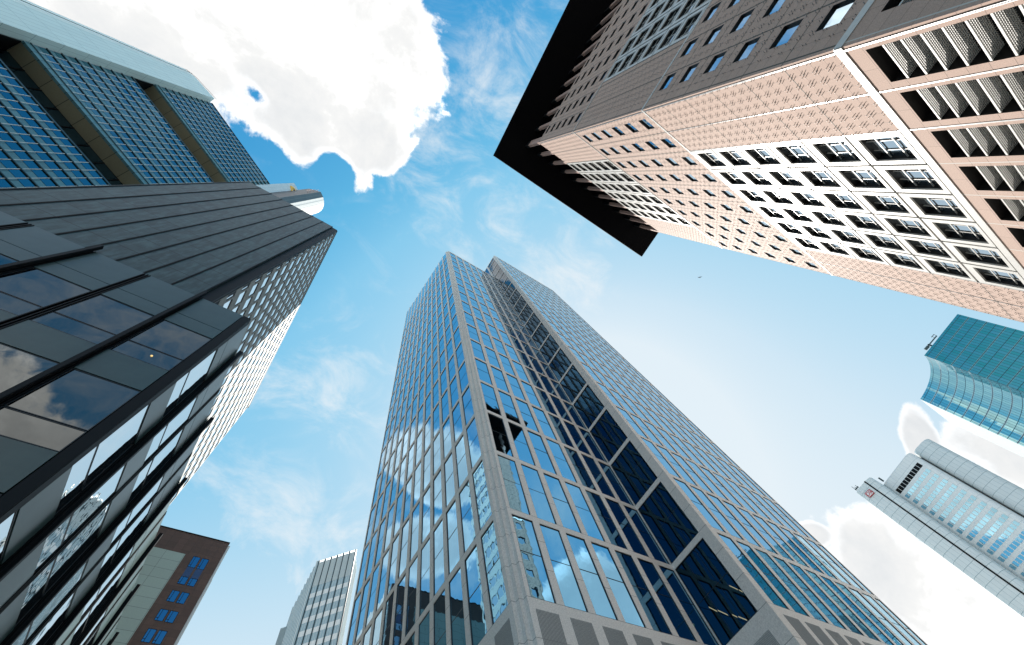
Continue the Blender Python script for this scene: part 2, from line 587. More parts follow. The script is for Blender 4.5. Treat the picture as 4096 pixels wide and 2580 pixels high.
def tower_roof(y):
    return 170.4 + (y - 22.1) * 0.452


def tower_window(w, h):
    a = MB(); ring(a, w, h, 0.07, -0.10, 0.0)
    if h > 4: a.box(LOC, -w / 2 + 0.07, w / 2 - 0.07, h * 0.52 - 0.025, h * 0.52 + 0.025, -0.10, -0.035)
    b = MB(); b.rect(LOC, -w / 2 + 0.07, w / 2 - 0.07, 0.07, h - 0.07, -0.055)
    return [('window', a, M['gasket']), ('pane', b, M['tower_glass'])]


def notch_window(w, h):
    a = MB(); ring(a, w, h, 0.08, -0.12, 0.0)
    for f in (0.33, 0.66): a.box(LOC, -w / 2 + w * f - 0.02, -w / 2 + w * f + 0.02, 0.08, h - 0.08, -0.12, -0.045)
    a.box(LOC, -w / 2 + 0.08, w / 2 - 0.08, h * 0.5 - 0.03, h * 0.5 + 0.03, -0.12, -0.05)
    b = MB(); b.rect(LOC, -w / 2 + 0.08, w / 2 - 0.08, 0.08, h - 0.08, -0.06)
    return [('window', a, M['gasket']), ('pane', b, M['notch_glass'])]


specs, nspecs = [], []
wall = MB()
REV = 0.11
# left face: twelve bays, top row of tall panes under the rising parapet
pitchA, gA, NA = 3.03, 2.30, 12
usA = sorted([1.0 - 0.55] + [x for i in range(NA) for x in (-pitchA * i, -pitchA * i - gA)] + [-pitchA * NA + 0.45])
zsA = [0.0, 11.0, 20.6, Z0]
for j in range(16): zsA += [Z0 + ROW * j + WH, Z0 + ROW * (j + 1)]
ztopA = Z0 + ROW * 16
bays_A = set()
def holeA(i, j):
    mid = (usA[i] + usA[i + 1]) / 2
    k = -mid / pitchA
    isw = mid < 0 and (k - math.floor(k)) * pitchA < gA and math.floor(k) < NA
    return isw and j >= 3 and (j - 3) % 2 == 0
wall.grid(FA, usA, zsA, holeA, REV)
for i in range(NA):
    u1, u0 = -pitchA * i, -pitchA * i - gA
    for j in range(16): specs.append((FA, u0, u1, Z0 + ROW * j, Z0 + ROW * j + WH, -REV + 0.06))
# slanted top row of the left face
tops = MB()
topg = MB()
def slab_top(F, mb, u0, u1, z0, d, cut=0.0, mi=0):
    ya, yb = F.at(u0, 0)[1], F.at(u1, 0)[1]
    za, zb = tower_roof(ya) - cut, tower_roof(yb) - cut
    mb.quad([F.at(u0, z0, d), F.at(u1, z0, d), F.at(u1, zb, d), F.at(u0, za, d)], mi, [(u0, z0), (u1, z0), (u1, zb), (u0, za)])
for i in range(len(usA) - 1):
    mid = (usA[i] + usA[i + 1]) / 2
    k = -mid / pitchA
    isw = mid < 0 and (k - math.floor(k)) * pitchA < gA and math.floor(k) < NA
    if isw:
        slab_top(FA, topg, usA[i], usA[i + 1], ztopA, -0.07, 0.25)
        for e, sgn in ((usA[i], 1), (usA[i + 1], -1)):
            y = FA.at(e, 0)[1]
            wall.quad([FA.at(e, ztopA, 0), FA.at(e, ztopA, -REV), FA.at(e, tower_roof(y), -REV), FA.at(e, tower_roof(y), 0)][::sgn])
        ya, yb = FA.at(usA[i], 0)[1], FA.at(usA[i + 1], 0)[1]
        wall.quad([FA.at(usA[i], tower_roof(ya) - 0.25, 0), FA.at(usA[i + 1], tower_roof(yb) - 0.25, 0), FA.at(usA[i + 1], tower_roof(yb), 0), FA.at(usA[i], tower_roof(ya), 0)])
    else:
        slab_top(FA, wall, usA[i], usA[i + 1], ztopA, 0.0)
# indented corner between the left and the front face
RC = tower_roof(22.6)
def strip(mb, p, q, z0, z1):
    w = math.hypot(q[0] - p[0], q[1] - p[1])
    mb.quad([(*p, z0), (*q, z0), (*q, z1), (*p, z1)], 0, [(0, z0), (w, z0), (w, z1), (0, z1)])
corner = MB()
cpts = [(19.0, 22.95), (19.42, 22.95), (19.42, 22.52), (19.85, 22.52), (19.85, 22.12)]
for p, q in zip(cpts, cpts[1:]): strip(corner, p, q, 0, RC)
corner.build('corner_trim', T_ST, tower)
# front face: seven bays
pB, gB = 3.215, 2.43
usB = sorted([-0.40] + [x for i in range(7) for x in (pB * i, pB * i + gB)])
usB[-1] = 42.05 - 20.25 - 0.02
zsB = [0.0, 11.0, 20.6, Z0]
for j in range(17): zsB += [Z0 + ROW * j + (WH if j < 16 else 8.0), Z0 + ROW * (j + 1)]
zsB = zsB[:-1] + [170.4]
def holeB(i, j): return i % 2 == 1 and j >= 3 and (j - 3) % 2 == 0
wall.grid(FB, usB, zsB, holeB, REV)
for i in range(7):
    u0, u1 = pB * i, (pB * i + gB if i < 6 else usB[-1])
    for j in range(17): specs.append((FB, u0, u1, Z0 + ROW * j, Z0 + ROW * j + (WH if j < 16 else 8.0), -REV + 0.06))
# notch side: one wide window a storey and a broad stone pier at the outer corner
usC = [-30.0, 0.0, 0.12, 5.10, 6.32]
zsC = [0.0, 20.6, Z0]
for j in range(19): zsC += [Z0 + ROW * j + WH, Z0 + ROW * (j + 1)]
zsC += [191.2, 192.0]
def holeC(i, j): return i == 2 and j >= 2 and (j - 2) % 2 == 0
wall.grid(FC, usC[1:], zsC, lambda i, j: i == 1 and j >= 2 and (j - 2) % 2 == 0, 0.09)
for j in range(20):
    z1 = Z0 + ROW * j + WH if j < 19 else 191.2
    nspecs.append((FC, 0.12, 5.10, Z0 + ROW * j, z1, -0.06))
# upper part of the notch side above the lower roof
up = MB()
for k in range(4):
    a = -0.75 - 3.2 * k
    up.rect(FC, a - 2.5, a, tower_roof(22.12 - a) - 1, 191.4, -0.05)
    wall.box(FC, a, a + 0.75, 168.0, 192.0, -0.3, 0.0)
wall.box(FC, -12.85, 0.0, 191.4, 192.0, -0.3, 0.003)
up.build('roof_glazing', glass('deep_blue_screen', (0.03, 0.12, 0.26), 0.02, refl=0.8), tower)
# right face: eleven bays, twenty rows
usD = sorted([0.0] + [x for i in range(11) for x in (1.12 + 3.235 * i, 1.12 + 3.235 * i + 2.43)])[:-1] + [1.12 + 3.235 * 10 + 1.6, 35.4]
zsD = [0.0, 11.0, 20.6, Z0]
for j in range(20): zsD += [Z0 + ROW * j + (WH if j < 19 else 3.9), Z0 + ROW * (j + 1)]
zsD = zsD[:-1] + [192.0]
wall.grid(FD, usD, zsD, lambda i, j: i % 2 == 1 and j >= 3 and (j - 3) % 2 == 0, 0.10)
for i in range(11):
    u0 = 1.12 + 3.235 * i
    u1 = u0 + (2.43 if i < 10 else 1.6)
    for j in range(20): specs.append((FD, u0, u1, Z0 + ROW * j, Z0 + ROW * j + (WH if j < 19 else 3.9), -0.02))
wall.build('stone_grid', T_ST, tower)
topg.build('top_glazing', M['tower_glass_far'], tower)
windows(tower, specs, tower_window, 'window', ['pane'])
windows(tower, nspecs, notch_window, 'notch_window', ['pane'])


def louver_panel(w, h):
    a = MB()
    n = int(w / 0.12)
    for i in range(n):
        x = -w / 2 + w * (i + 0.5) / n
        a.box(LOC, x - 0.03, x + 0.03, 0, h, -0.10, 0.0, 0)
    a.rect(LOC, -w / 2, w / 2, 0, h, -0.09, 1)
    return [('louver_panel', a, [M['louver'], M['black']])]


lsp = []
for i in range(7): lsp.append((FB, pB * i + 0.15, pB * i + 2.3, 12.5, 21.17, 0.04))
for i in range(10): lsp.append((FD, 1.25 + 3.235 * i, 1.25 + 3.235 * i + 2.3, 12.5, 21.17, 0.04))
for i in range(3): lsp.append((FA, -pitchA * i - 2.2, -pitchA * i - 0.1, 12.5, 21.17, 0.04))
lsp.append((FC, 1.2, 4.9, 12.5, 20.6, 0.04))
windows(tower, lsp, louver_panel, 'louver_panel', [])
body = MB()
yy = (22.12 + REV + 0.03, 59.3)
body.prism([(19.0 + REV + .03, 23.4), (20.2, yy[0]), (42.3, yy[0]), (42.3, yy[1]), (19.0 + REV + .03, yy[1])], 0,
           [tower_roof(23.4) - .4, 170.0, 170.0, tower_roof(yy[1]) - .4, tower_roof(yy[1]) - .4])
body.prism([(42.35, 15.98), (77.4, 15.98), (77.4, 59.0), (42.35, 59.0)], 0, 191.6)
body.build('body', M['matt_black'], tower)  # unseen solid core, added to block light and cast shadow
side = MB()
FE = Face((77.45, 15.8), (1, 0))
side.box(FE, 0, 43.2, 0, 192, -0.04, 0.0)
FN = Face((77.4, 59.4), (0, 1))
side.box(FN, 0, 58.4, 0, 187.0, -0.05, 0.0)
side.build('rear_wall', T_ST, tower)

# ------------------------------------------------------------------ pink stone tower, upper right
BAY, FLR = 4.45, 4.56
M['pink_stone'] = clad('pink_granite', (0.48, 0.335, 0.27), (0.16, 0.11, 0.09), BAY / 4, FLR / 4, 0.35, 29.65, 0.022, rough=0.8, speck=0.18, vary=0.05, scale=14,
                       hard=(BAY, 0.35, 0.15, (0.09, 0.085, 0.07), FLR, 29.65))
M['pink_plain'] = clad('pink_granite_plain', (0.48, 0.335, 0.27), (0.16, 0.11, 0.09), BAY / 2, 1.07, 0.35, 29.05, 0.022, rough=0.8, speck=0.18, vary=0.05, scale=14,
                       hard=(BAY, 0.35, 0.10, (0.55, 0.54, 0.5)))
M['reveal'] = simple('dark_bronze_reveal', (0.010, 0.009, 0.009), 0.5)  # near black: shade inside the openings put into the colour
M['square_glass'] = glass('pale_blue_glass', (0.55, 0.70, 0.80), 0.01, wave=0.004, wave_scale=0.5)
M['bank_glass'] = glass('clear_glass', (0.50, 0.60, 0.68), 0.01, wave=0.004, wave_scale=0.5)
jc = thing('stone_tower', 'pink granite high-rise with white framed windows under a wide flat black roof', 'skyscraper', (42, -45, 0))
FP = Face((64.15 + 0.35, -22.0), (0, 1))     # u = 64.5 - x
FK = Face((19.3, -22.0), (-1, 0))            # u = -22 - y
WP, WK = 64.5 - 19.3, 54.0
ZA, ZB, ZC, ZD, ZT = 29.05, 29.65, 57.0, 85.3, 113.1


def square_window(w, h):
    a = MB()
    D = 0.24
    for u0, u1, z0, z1 in ((-w / 2, -w / 2 + .03, 0, h), (w / 2 - .03, w / 2, 0, h), (-w / 2 + .03, w / 2 - .03, 0, .03), (-w / 2 + .03, w / 2 - .03, h - .03, h)):
        a.box(LOC, u0, u1, z0, z1, -D, -0.004)
    b = MB(); b.rect(LOC, -w / 2 + .03, w / 2 - .03, .03, h - .03, -D + 0.03)
    return [('square_window', a, M['reveal']), ('pane', b, M['square_glass'])]


def framed_window(w, h):
    a = MB()
    us = [-w / 2, -w / 2 + 0.52, w / 2 - 0.52, w / 2]
    zs = [0, 0.32, h - 0.66, h]
    a.box(LOC, us[0], us[1], 0, h, -0.12, 0.04)
    a.box(LOC, us[2], us[3], 0, h, -0.12, 0.04)
    a.box(LOC, us[1], us[2], 0, zs[1], -0.12, 0.04)
    a.box(LOC, us[1], us[2], zs[2], h, -0.12, 0.04)
    D = 0.50
    r = 0.03
    ur, zr = (us[1] - r, us[2] + r), (zs[1] - r, zs[2] + r)
    a.box(LOC, ur[0], us[1], zr[0], zr[1], -D, -0.125, 1)
    a.box(LOC, us[2], ur[1], zr[0], zr[1], -D, -0.125, 1)
    a.box(LOC, us[1], us[2], zr[0], zs[1], -D, -0.125, 1)
    a.box(LOC, us[1], us[2], zs[2], zr[1], -D, -0.125, 1)
    b = MB(); b.rect(LOC, us[1], us[2], zs[1], zs[2], -D + 0.04)
    c = MB()
    iw, ih = us[2] - us[1], zs[2] - zs[1]
    for f in (0.30, 0.70):
        x = us[1] + iw * f
        c.box(LOC, x - 0.045, x + 0.045, zs[1], zs[2], -0.45, -0.38)
        z = zs[1] + ih * f
        c.box(LOC, us[1], us[2], z - 0.045, z + 0.045, -0.375, -0.31)
    return [('framed_window', a, [M['white_metal'], M['reveal']]), ('pane', b, M['bank_glass']), ('window_bars', c, M['white_metal'])]


def pins_for(mb, F, u0, u1, z0, z1, hole=None):
    """Four little fixing pins per slab, standing out from the stone."""
    for a in (0.15, u1 - u0 - 0.15):
        for b in (0.15, z1 - z0 - 0.15):
            if hole and hole[0] - .05 < u0 + a < hole[1] + .05 and hole[2] - .05 < z0 + b < hole[3] + .05: continue
            mb.box(F, u0 + a - .018, u0 + a + .018, z0 + b - .018, z0 + b + .018, 0.0, 0.17, 1, caps=False)


jwall, sq, fr_ = MB(), [], []
pins = MB()
def stone_zone(F, u_start, nb, zlo, nf, fl, kind):
    """nb bays by nf floors of cladding; kind(i, j) -> 's' square window, 'f' framed window, 'p' plain."""
    us, zs = [0.0, u_start], [zlo]
    for i in range(nb):
        b = u_start + BAY * i
        us += [b + 1.15, b + 3.25, b + BAY]
    for j in range(nf):
        z = zlo + fl * j
        zs += [z + 1.32, z + 3.32, z + fl]
    def hole(i, j):
        if i == 0: return False
        bi, ui = divmod(i - 1, 3)
        fj, zj = divmod(j, 3)
        k = kind(bi, fj)
        return k == 'f' or (k == 's' and ui == 1 and zj == 1)
    jwall.grid(F, us, zs, hole, 0.10, 0)
    for i in range(nb):
        for j in range(nf):
            b, z = u_start + BAY * i, zlo + fl * j
            k = kind(i, j)
            if k == 's': sq.append((F, b + 1.15, b + 3.25, z + 1.32, z + 3.32, 0.0))
            if k == 'f': fr_.append((F, b + 0.13, b + BAY - 0.13, z + 0.12, z + fl - 0.12, 0.0))
            if k != 'f':
                hb = (b + 1.15, b + 3.25, z + 1.32, z + 3.32) if k == 's' else None
                for p in range(4):
                    for q in range(4):
                        s0, t0 = b + BAY / 4 * p, z + fl / 4 * q
                        pins_for(pins, F, s0, s0 + BAY / 4, t0, t0 + fl / 4, hb)
    return us[-1]

f1, f2, f3 = (ZC - ZB) / 6, (ZD - 0.3 - ZC - 0.4) / 6, (ZT - ZD - 0.3) / 6
endP = stone_zone(FP, 0.35, 10, ZB, 6, f1, lambda i, j: 'f' if 2 <= i < 8 else 'p')
stone_zone(FP, 0.35, 10, ZC + 0.4, 6, f2, lambda i, j: 's')
stone_zone(FP, 0.35, 10, ZD + 0.3, 6, f3, lambda i, j: 'f' if 2 <= i < 8 else 'p')
KS = 1.25
stone_zone(FK, KS, 11, ZB, 6, f1, lambda i, j: 's')
stone_zone(FK, KS, 11, ZC + 0.4, 6, f2, lambda i, j: 'f' if 2 <= i < 8 else 'p')
stone_zone(FK, KS, 11, ZD + 0.3, 6, f3, lambda i, j: 's')
# margins by the free ends
jwall.rect(FP, endP, WP, ZB, ZC), jwall.rect(FP, endP, WP, ZC + .4, ZD), jwall.rect(FP, endP, WP, ZD + .3, ZT)
jw = jwall.build('stone_cladding', M['pink_stone'], jc)
pn = pins.build('fixing_pins', [M['steel'], simple('pin_steel', (0.30, 0.29, 0.28), 0.5)], jc)
pn['kind'] = 'stuff'
# white string courses and the bright corner strips
for z0, z1, e in ((ZA, ZB, 0.06), (ZC + .003, ZC + .397, 0.04), (ZD + .003, ZD + .297, 0.04)):
    band = MB()
    for F, w in ((FP, WP), (FK, WK)): band.box(F, 0, w, z0, z1, -0.3, e)
    band.build('string_course', M['white_metal'], jc)
# metal rails up the pink corner and along the bay lines
for z0, z1 in ((ZB, ZC), (ZC + .4, ZD), (ZD + .3, ZT), (5, ZA)):
    rail = MB()
    rail.box(FP, WP - 0.40, WP - 0.36, z0, z1, 0.0, 0.05)
    rail.box(FP, WP - 0.30, WP - 0.26, z0, z1, 0.0, 0.05)
    rail.build('corner_rail', M['steel'], jc)
    for i in range(1, 10):
        if z1 > 60 or 2 < i < 8: continue
        u = 0.35 + BAY * i
        rail = MB()
        rail.box(FP, u - 0.05, u - 0.02, z0, z1, 0.0, 0.03)
        rail.box(FP, u + 0.02, u + 0.05, z0, z1, 0.0, 0.03)
        rail.build('bay_rail', M['steel'], jc)
# lower storeys: granite frames holding slatted metal galleries
low = MB()
gal = []
for F, st, nb, w in ((FP, 0.35, 10, WP), (FK, KS, 11, WK)):
    us = [0.0, st]
    for i in range(nb):
        b = st + BAY * i
        us += [b + 0.73, b + 4.03, b + BAY]
    if us[-1] < w - .01: us.append(w)
    low.grid(F, us, [0.0, 6.0, 27.85, ZA], lambda i, j: i > 0 and i < 3 * nb + 1 and (i - 1) % 3 == 1 and j == 1, 1.6, 0, 1)
    for i in range(nb):
        b = st + BAY * i
        low.rect(F, b + 0.73, b + 4.03, 6.0, 27.85, -1.55, 1)
        for k in range(14): gal.append((F, b + 0.76, b + 4.0, 26.72 - 1.07 * k, 26.90 - 1.07 * k, 0.0))
low.build('lower_cladding', [M['pink_plain'], M['reveal']], jc)


def gallery(w, h):
    a = MB()
    a.box(LOC, -w / 2, w / 2, 0, 0.11, -0.10, -0.02)
    n = 8
    for i in range(n):
        y = -0.18 - 0.105 * i
        a.box(LOC, -w / 2, w / 2, 0.03, 0.065, y - 0.035, y)
    m = 20
    for i in range(m):
        x = -w / 2 + w * (i + .5) / m
        a.box(LOC, x - 0.014, x + 0.014, 0.0, 0.028, -0.98, -0.11)
    return [('sun_louver', a, M['white_metal'])]


windows(jc, gal, gallery, 'sun_louver', [])
windows(jc, sq, square_window, 'square_window', ['pane'])
windows(jc, fr_, framed_window, 'framed_window', ['pane', 'window_bars'])
# roof plate on brackets
roof = MB()
RZ = 129.7
roof.prism([(12.5, -14.8), (9.0, -72.0), (73.5, -72.0), (73.5, -15.3)], RZ, RZ + 0.9)
roof.build('roof_plate', M['matt_black'], jc)
attic = MB()
attic.prism([(23.5, -70), (60.5, -70), (60.5, -26.0), (23.5, -26.0)], 112.9, RZ - .01)
attic.build('attic', M['matt_black'], jc)


def column_mesh(w, h):
    a = MB()
    a.box(LOC, -w / 2, -w * 0.06, 0, h, -0.75, 0.0)
    a.box(LOC, w * 0.06, w / 2, 0, h, -0.75, 0.0)
    a.box(LOC, -w * 0.06, w * 0.06, 0, h, -0.70, -0.12)
    b = MB(); b.box(LOC, -w / 2 - .06, w / 2 + .06, h + .002, h + 4.4, -0.8, -0.05)  # black column top: deep shade under the roof put into colour
    return [('roof_column', a, M['bracket_stone']), ('column_shoe', b, M['black'])]


M['bracket_stone'] = simple('column_granite', (0.40, 0.26, 0.215), 0.8, speck=0.15, scale=6)
br = [(FP, 0.35 + BAY * i - .42, 0.35 + BAY * i + .42, 113.15, 125.2, -0.02) for i in range(11)]
br += [(FK, KS + BAY * i - .42, KS + BAY * i + .42, 113.15, 125.2, -0.02) for i in range(0, 12)]
windows(jc, br, column_mesh, 'roof_column', ['column_shoe'])
jb = MB()
jb.prism([(21.0, -75.9), (64.4, -75.9), (64.4, -24.0), (21.0, -24.0)], 0, 112.8)
jb.build('body', M['matt_black'], jc)  # core added unseen behind the granite to stop light passing
js = MB()
FR = Face((64.5, -22.0), (1, 0))
js.box(FR, -54, 0, 0, 113.1, -0.05, 0.0)
js.build('side_wall', M['pink_plain'], jc)

# ------------------------------------------------------------------ dark panelled slab, left
M['dark_panel'] = clad('dark_slate_panel', (0.034, 0.066, 0.070), (0.003, 0.004, 0.005), 2.245, 3.745, 0.0, 46.62, 0.03, 0.09, rough=0.42, spec=0.25, speck=0.25, vary=0.32, scale=1.2, streak=0.8)
M['beige_panel'] = clad('beige_stone', (0.31, 0.335, 0.325), (0.12, 0.13, 0.13), 2.12, 3.745, 0.0, 47.0, 0.04, 0.05, rough=0.65, speck=0.08, vary=0.06)
M['slab_glass'] = glass('silver_glass', (0.84, 0.91, 0.96), 0.012, wave=0.002, wave_scale=0.5)
slab = thing('slab_tower', 'dark panelled slab block with a pale checkered window grid on its long street side', 'office building', (-22, 45, 0))
F1 = Face((-13.45, 21.25), (0, -1))      # u = x + 13.45
F2 = Face((-12.3, 21.8), (1, 0))         # u = y - 21.8
sw = MB()
sw.box(F1, -18.2, 0.0, 0, 99.85, -0.5, 0.0)
sw.build('dark_facade', M['dark_panel'], slab)
rib = MB()
for i in range(0, 9):
    u = -2.245 * i if i else -0.06
    for o_ in (-0.07, 0.03): rib.box(F1, u + o_ - (0.02 if i else 0.0), u + o_ + 0.035, 42, 99.8, -0.02, 0.06)
rib.build('facade_rib', M['black'], slab)
gap_and_trim = MB()
gap_and_trim.prism([(-13.42, 21.42), (-12.33, 21.42), (-12.33, 22.3), (-13.42, 22.3)], 0, 99.7)  # black infill standing in for the shadow gap between the facades
gap_and_trim.box(F2, -0.1, 50.9, 99.55, 100.3, -0.6, 0.05)
gap_and_trim.build('corner_trim', M['black'], slab)
usS = [0.0, 0.06, 0.88]
for i in range(23): usS += [1.18 + 2.12 * i, 1.18 + 2.12 * i + 1.78]
usS.append(50.0)
zsS = [0.0, 24.9]
for j in range(20): zsS += [25.0 + 3.745 * j, 25.0 + 3.745 * j + 2.05]
zsS[1] = 24.5
zsS.append(99.8)
sf = MB()
sf.grid(F2, usS, zsS, lambda i, j: i % 2 == 1 and j >= 2 and j % 2 == 0 and j < 41, 0.12)
sf.quad([F2.at(50.0, 0), F2.at(51.2, 0, -1.6), F2.at(51.2, 99.8, -1.6), F2.at(50.0, 99.8)], 0, [(0, 0), (2, 0), (2, 99.8), (0, 99.8)])
sf.quad([F2.at(51.2, 0, -1.6), F2.at(51.2, 0, -18), F2.at(51.2, 99.8, -18), F2.at(51.2, 99.8, -1.6)], 0)
sf.build('street_facade', M['beige_panel'], slab)


def slab_window(w, h):
    a = MB(); ring(a, w, h, 0.03, -0.06, 0.0)
    b = MB(); b.rect(LOC, -w / 2 + .03, w / 2 - .03, .03, h - .03, -0.02)
    return [('window', a, M['gasket']), ('pane', b, M['slab_glass'])]


ss = []
for i in range(len(usS) - 1):
    if i % 2 == 1:
        for j in range(2, 41, 2): ss.append((F2, usS[i], usS[i + 1], zsS[j], zsS[j + 1], -0.06))
windows(slab, ss, slab_window, 'window', ['pane'])
sb = MB()
sb.prism([(-31, 21.9), (-13.2, 21.9), (-12.6, 22.4), (-12.6, 71.7), (-14.1, 72.8), (-31, 72.8)], 0, 99.6)
sb.build('body', M['matt_black'], slab)  # inset core, added to block light through the slab

# ------------------------------------------------------------------ dark glass block with fins in front of it
M['podium_panel'] = clad('grey_green_panel', (0.052, 0.090, 0.090), (0.01, 0.012, 0.012), 0, 0, rough=0.28, spec=0.4, speck=0.10, vary=0.0, scale=0.6)
M['podium_glass'] = glass('near_black_glass', (0.46, 0.48, 0.47), 0.01, wave=0.012, wave_scale=0.35, dark=(0.002, 0.003, 0.005), refl=0.27)  # front panes, mirror dimmed to carry their dark reflections
M['podium_side_glass'] = glass('side_glass', (0.72, 0.80, 0.84), 0.01, wave=0.016, wave_scale=0.5)  # same panes on the side, mirror raised for bright sky reflections
pod = thing('glass_block', 'low black glass and metal block with projecting vertical fins, lower left', 'office building', (-20, 40, 0))
G1 = Face((-8.5, 21.0), (0, -1))
tilt = math.atan2(1.15, 42.5)
G2 = Face((-8.5, 21.0), (math.cos(tilt), -math.sin(tilt)))
PT = 42.85
rows = []                                  # (z0, z1, kind)
z = PT
rows.append((38.62, PT, 'p'))
for k in range(5):
    b = 38.62 - 8.87 * k if k == 0 else 30.85 - 8.87 * (k - 1)
zt = 38.62
rows += [(36.82, 38.62, 'p'), (32.62, 36.82, 'g'), (30.85, 32.62, 'g'), (28.0, 30.85, 'p'), (23.7, 28.0, 'g'), (21.92, 23.7, 'g'),
         (19.12, 21.92, 'p'), (14.8, 19.12, 'g'), (13.0, 14.8, 'g'), (10.2, 13.0, 'p'), (5.9, 10.2, 'g'), (1.0, 5.9, 'p')]
ppl, pg, pg2, pm = [], [], [], MB()


def podium_pane(w, h):
    b = MB(); ring(b, w, h, 0.05, -0.05, 0.015)
    c = MB(); c.rect(LOC, -w / 2 + .05, w / 2 - .05, .05, h - .05, 0.0)
    return [('window', b, M['gasket']), ('pane', c, M['podium_glass'])]


def podium_side_pane(w, h):
    b = MB(); ring(b, w, h, 0.05, -0.05, 0.015)
    c = MB(); c.rect(LOC, -w / 2 + .05, w / 2 - .05, .05, h - .05, 0.0)
    return [('side_window', b, M['gasket']), ('pane', c, M['podium_side_glass'])]


fin = []
for side_no, F in ((1, G1), (2, G2)):
    joints = ([-0.42, -4.6, -8.95, -13.2, -17.6, -21.9, -26.2] if side_no == 1 else
              [0.35, 4.35, 8.65, 12.95, 17.25, 21.45, 25.75, 29.95, 34.25, 38.4, 42.7, 46.9, 51.0, 55.2])
    for a, b in zip(joints, joints[1:]):
        u0, u1 = min(a, b) + 0.28, max(a, b) - 0.28
        for z0, z1, kd in rows:
            if kd == 'p': ppl.append((F, u0, u1, z0 + .035, z1 - .035, 0.0))
            else: (pg if side_no == 1 else pg2).append((F, u0, u1, z0 + .03, z1 - .03, -0.05))
    for k, a in enumerate(joints):
        is_fin = (k % 2 == 1) if side_no == 1 else (k % 2 == 1)
        if side_no == 1 and k == 0:
            pm.box(F, a - .2, 0.0, 0, PT - .02, -0.3, 0.02)
            continue
        if side_no == 2 and k == 0:
            pm.box(F, 0.05, a + .2, 0, PT - .02, -0.3, 0.02)
            continue
        for o_ in (-0.24, 0.0, 0.19): pm.box(F, a + o_, a + o_ + 0.07, 0, PT - .05, -0.12, 0.05)
        if is_fin: fin.append((F, a - 0.13, a + 0.13, 0.5, PT + 0.9, 0.06))


def podium_panel(w, h):
    b = MB(); b.box(LOC, -w / 2, w / 2, 0, h, -0.1, 0.0)
    return [('metal_panel', b, M['podium_panel'])]


windows(pod, ppl, podium_panel, 'metal_panel', [])
pm.build('mullion', M['black'], pod)


def fin_mesh(w, h):
    a = MB()
    a.box(LOC, -w / 2, w / 2, 0, h, 0.0, 0.34)
    a.box(LOC, -w / 2 - .04, w / 2 + .04, 0, h - .3, 0.06, 0.12)
    a.box(LOC, -w / 2 - .03, w / 2 + .03, 0, h - .3, 0.27, 0.31)
    return [('fin', a, M['black'])]


windows(pod, fin, fin_mesh, 'fin', [])
windows(pod, pg, podium_pane, 'window', ['pane'])
windows(pod, pg2, podium_side_pane, 'side_window', ['pane'])
pbm = MB()
e2 = G2.at(55.4, 0, -0.14)
pbm.prism([(-37, 21.14), (-8.66, 21.14), (e2[0], e2[1]), (-37, e2[1])], 0, PT - .06)
pbm.build('body', M['matt_black'], pod)  # dark core added behind the panels to keep light out


def lamp_mat(name, col, strength):
    m = bpy.data.materials.new(name)
    m.use_nodes = True
    t = NT(m.node_tree)
    t.n.clear()
    e = t.node('ShaderNodeEmission')
    e.inputs['Color'].default_value = (*col, 1)
    e.inputs['Strength'].default_value = strength
    t.l.new(e.outputs[0], t.node('ShaderNodeOutputMaterial').inputs[0])
    return m


# one lit downlight shows in a window of the black block, a few strip lights low in the tower's notch
dl = MB()
LX, LZ = -10.8, 31.79
dl.tube(G1.at(LX + 8.5, LZ, -0.04), G1.at(LX + 8.5, LZ, 0.012), 0.07, n=12)
dl.build('downlight', lamp_mat('warm_lamp', (1.0, 0.72, 0.30), 0.55), pod)
strip_m = lamp_mat('strip_lamp', (1.0, 0.95, 0.62), 0.16)
for (y0, z0), (y1, z1) in (((17.85, 25.1), (17.38, 24.35)), ((17.30, 24.25), (17.10, 23.9)), ((21.0, 25.15), (20.5, 24.4)),
                           ((20.36, 24.4), (19.76, 23.55)), ((19.35, 23.3), (19.08, 22.9)), ((18.95, 22.85), (18.45, 22.2))):
    sl_ = MB()
    for d_ in (-0.100, -0.085):
        sl_.quad([FC.at(22.12 - y0, z0 - .07, d_), FC.at(22.12 - y1, z1 - .07, d_), FC.at(22.12 - y1, z1 + .07, d_), FC.at(22.12 - y0, z0 + .07, d_)])
    sl_.build('strip_light', strip_m, tower)

# ------------------------------------------------------------------ brown clad block at the foot of the street
M['brown_panel'] = clad('brown_terracotta', (0.080, 0.046, 0.036), (0.025, 0.016, 0.013), 1.55, 1.25, 0, 80.3, 0.035, rough=0.6, speck=0.10, vary=0.22, scale=1.5)
M['teal_panel'] = clad('pale_green_panel', (0.27, 0.36, 0.345), (0.09, 0.12, 0.12), 3.4, 1.95, 0, 75.8, 0.05, rough=0.4, speck=0.05, vary=0.06)
M['brown_glass'] = glass('deep_blue_glass', (0.13, 0.24, 0.38), 0.02, wave=0.01, wave_scale=0.6)
M['spandrel'] = simple('blue_spandrel', (0.025, 0.055, 0.15), 0.3)
brown = thing('brown_block', 'brown clad office block with a pale green panel field and paired blue windows', 'office building', (-12, 105, 0))
FW = Face((-0.75, 93.5), (0, -1))
bw = MB()
bw.box(FW, -6.65, 0.0, 0, 80.5, -0.6, 0.0)
bw.box(FW, -34.0, -6.65, 75.8, 80.5, -0.6, 0.0)
bw.box(FW, -34.1, 0.06, 80.5, 80.72, -0.6, 0.08, 1)
bw.build('brown_cladding', [M['brown_panel'], M['black']], brown)
tw = MB()
tw.box(FW, -34.0, -6.653, 0, 75.8, -0.6, -0.004)
tw.build('green_panels', M['teal_panel'], brown)


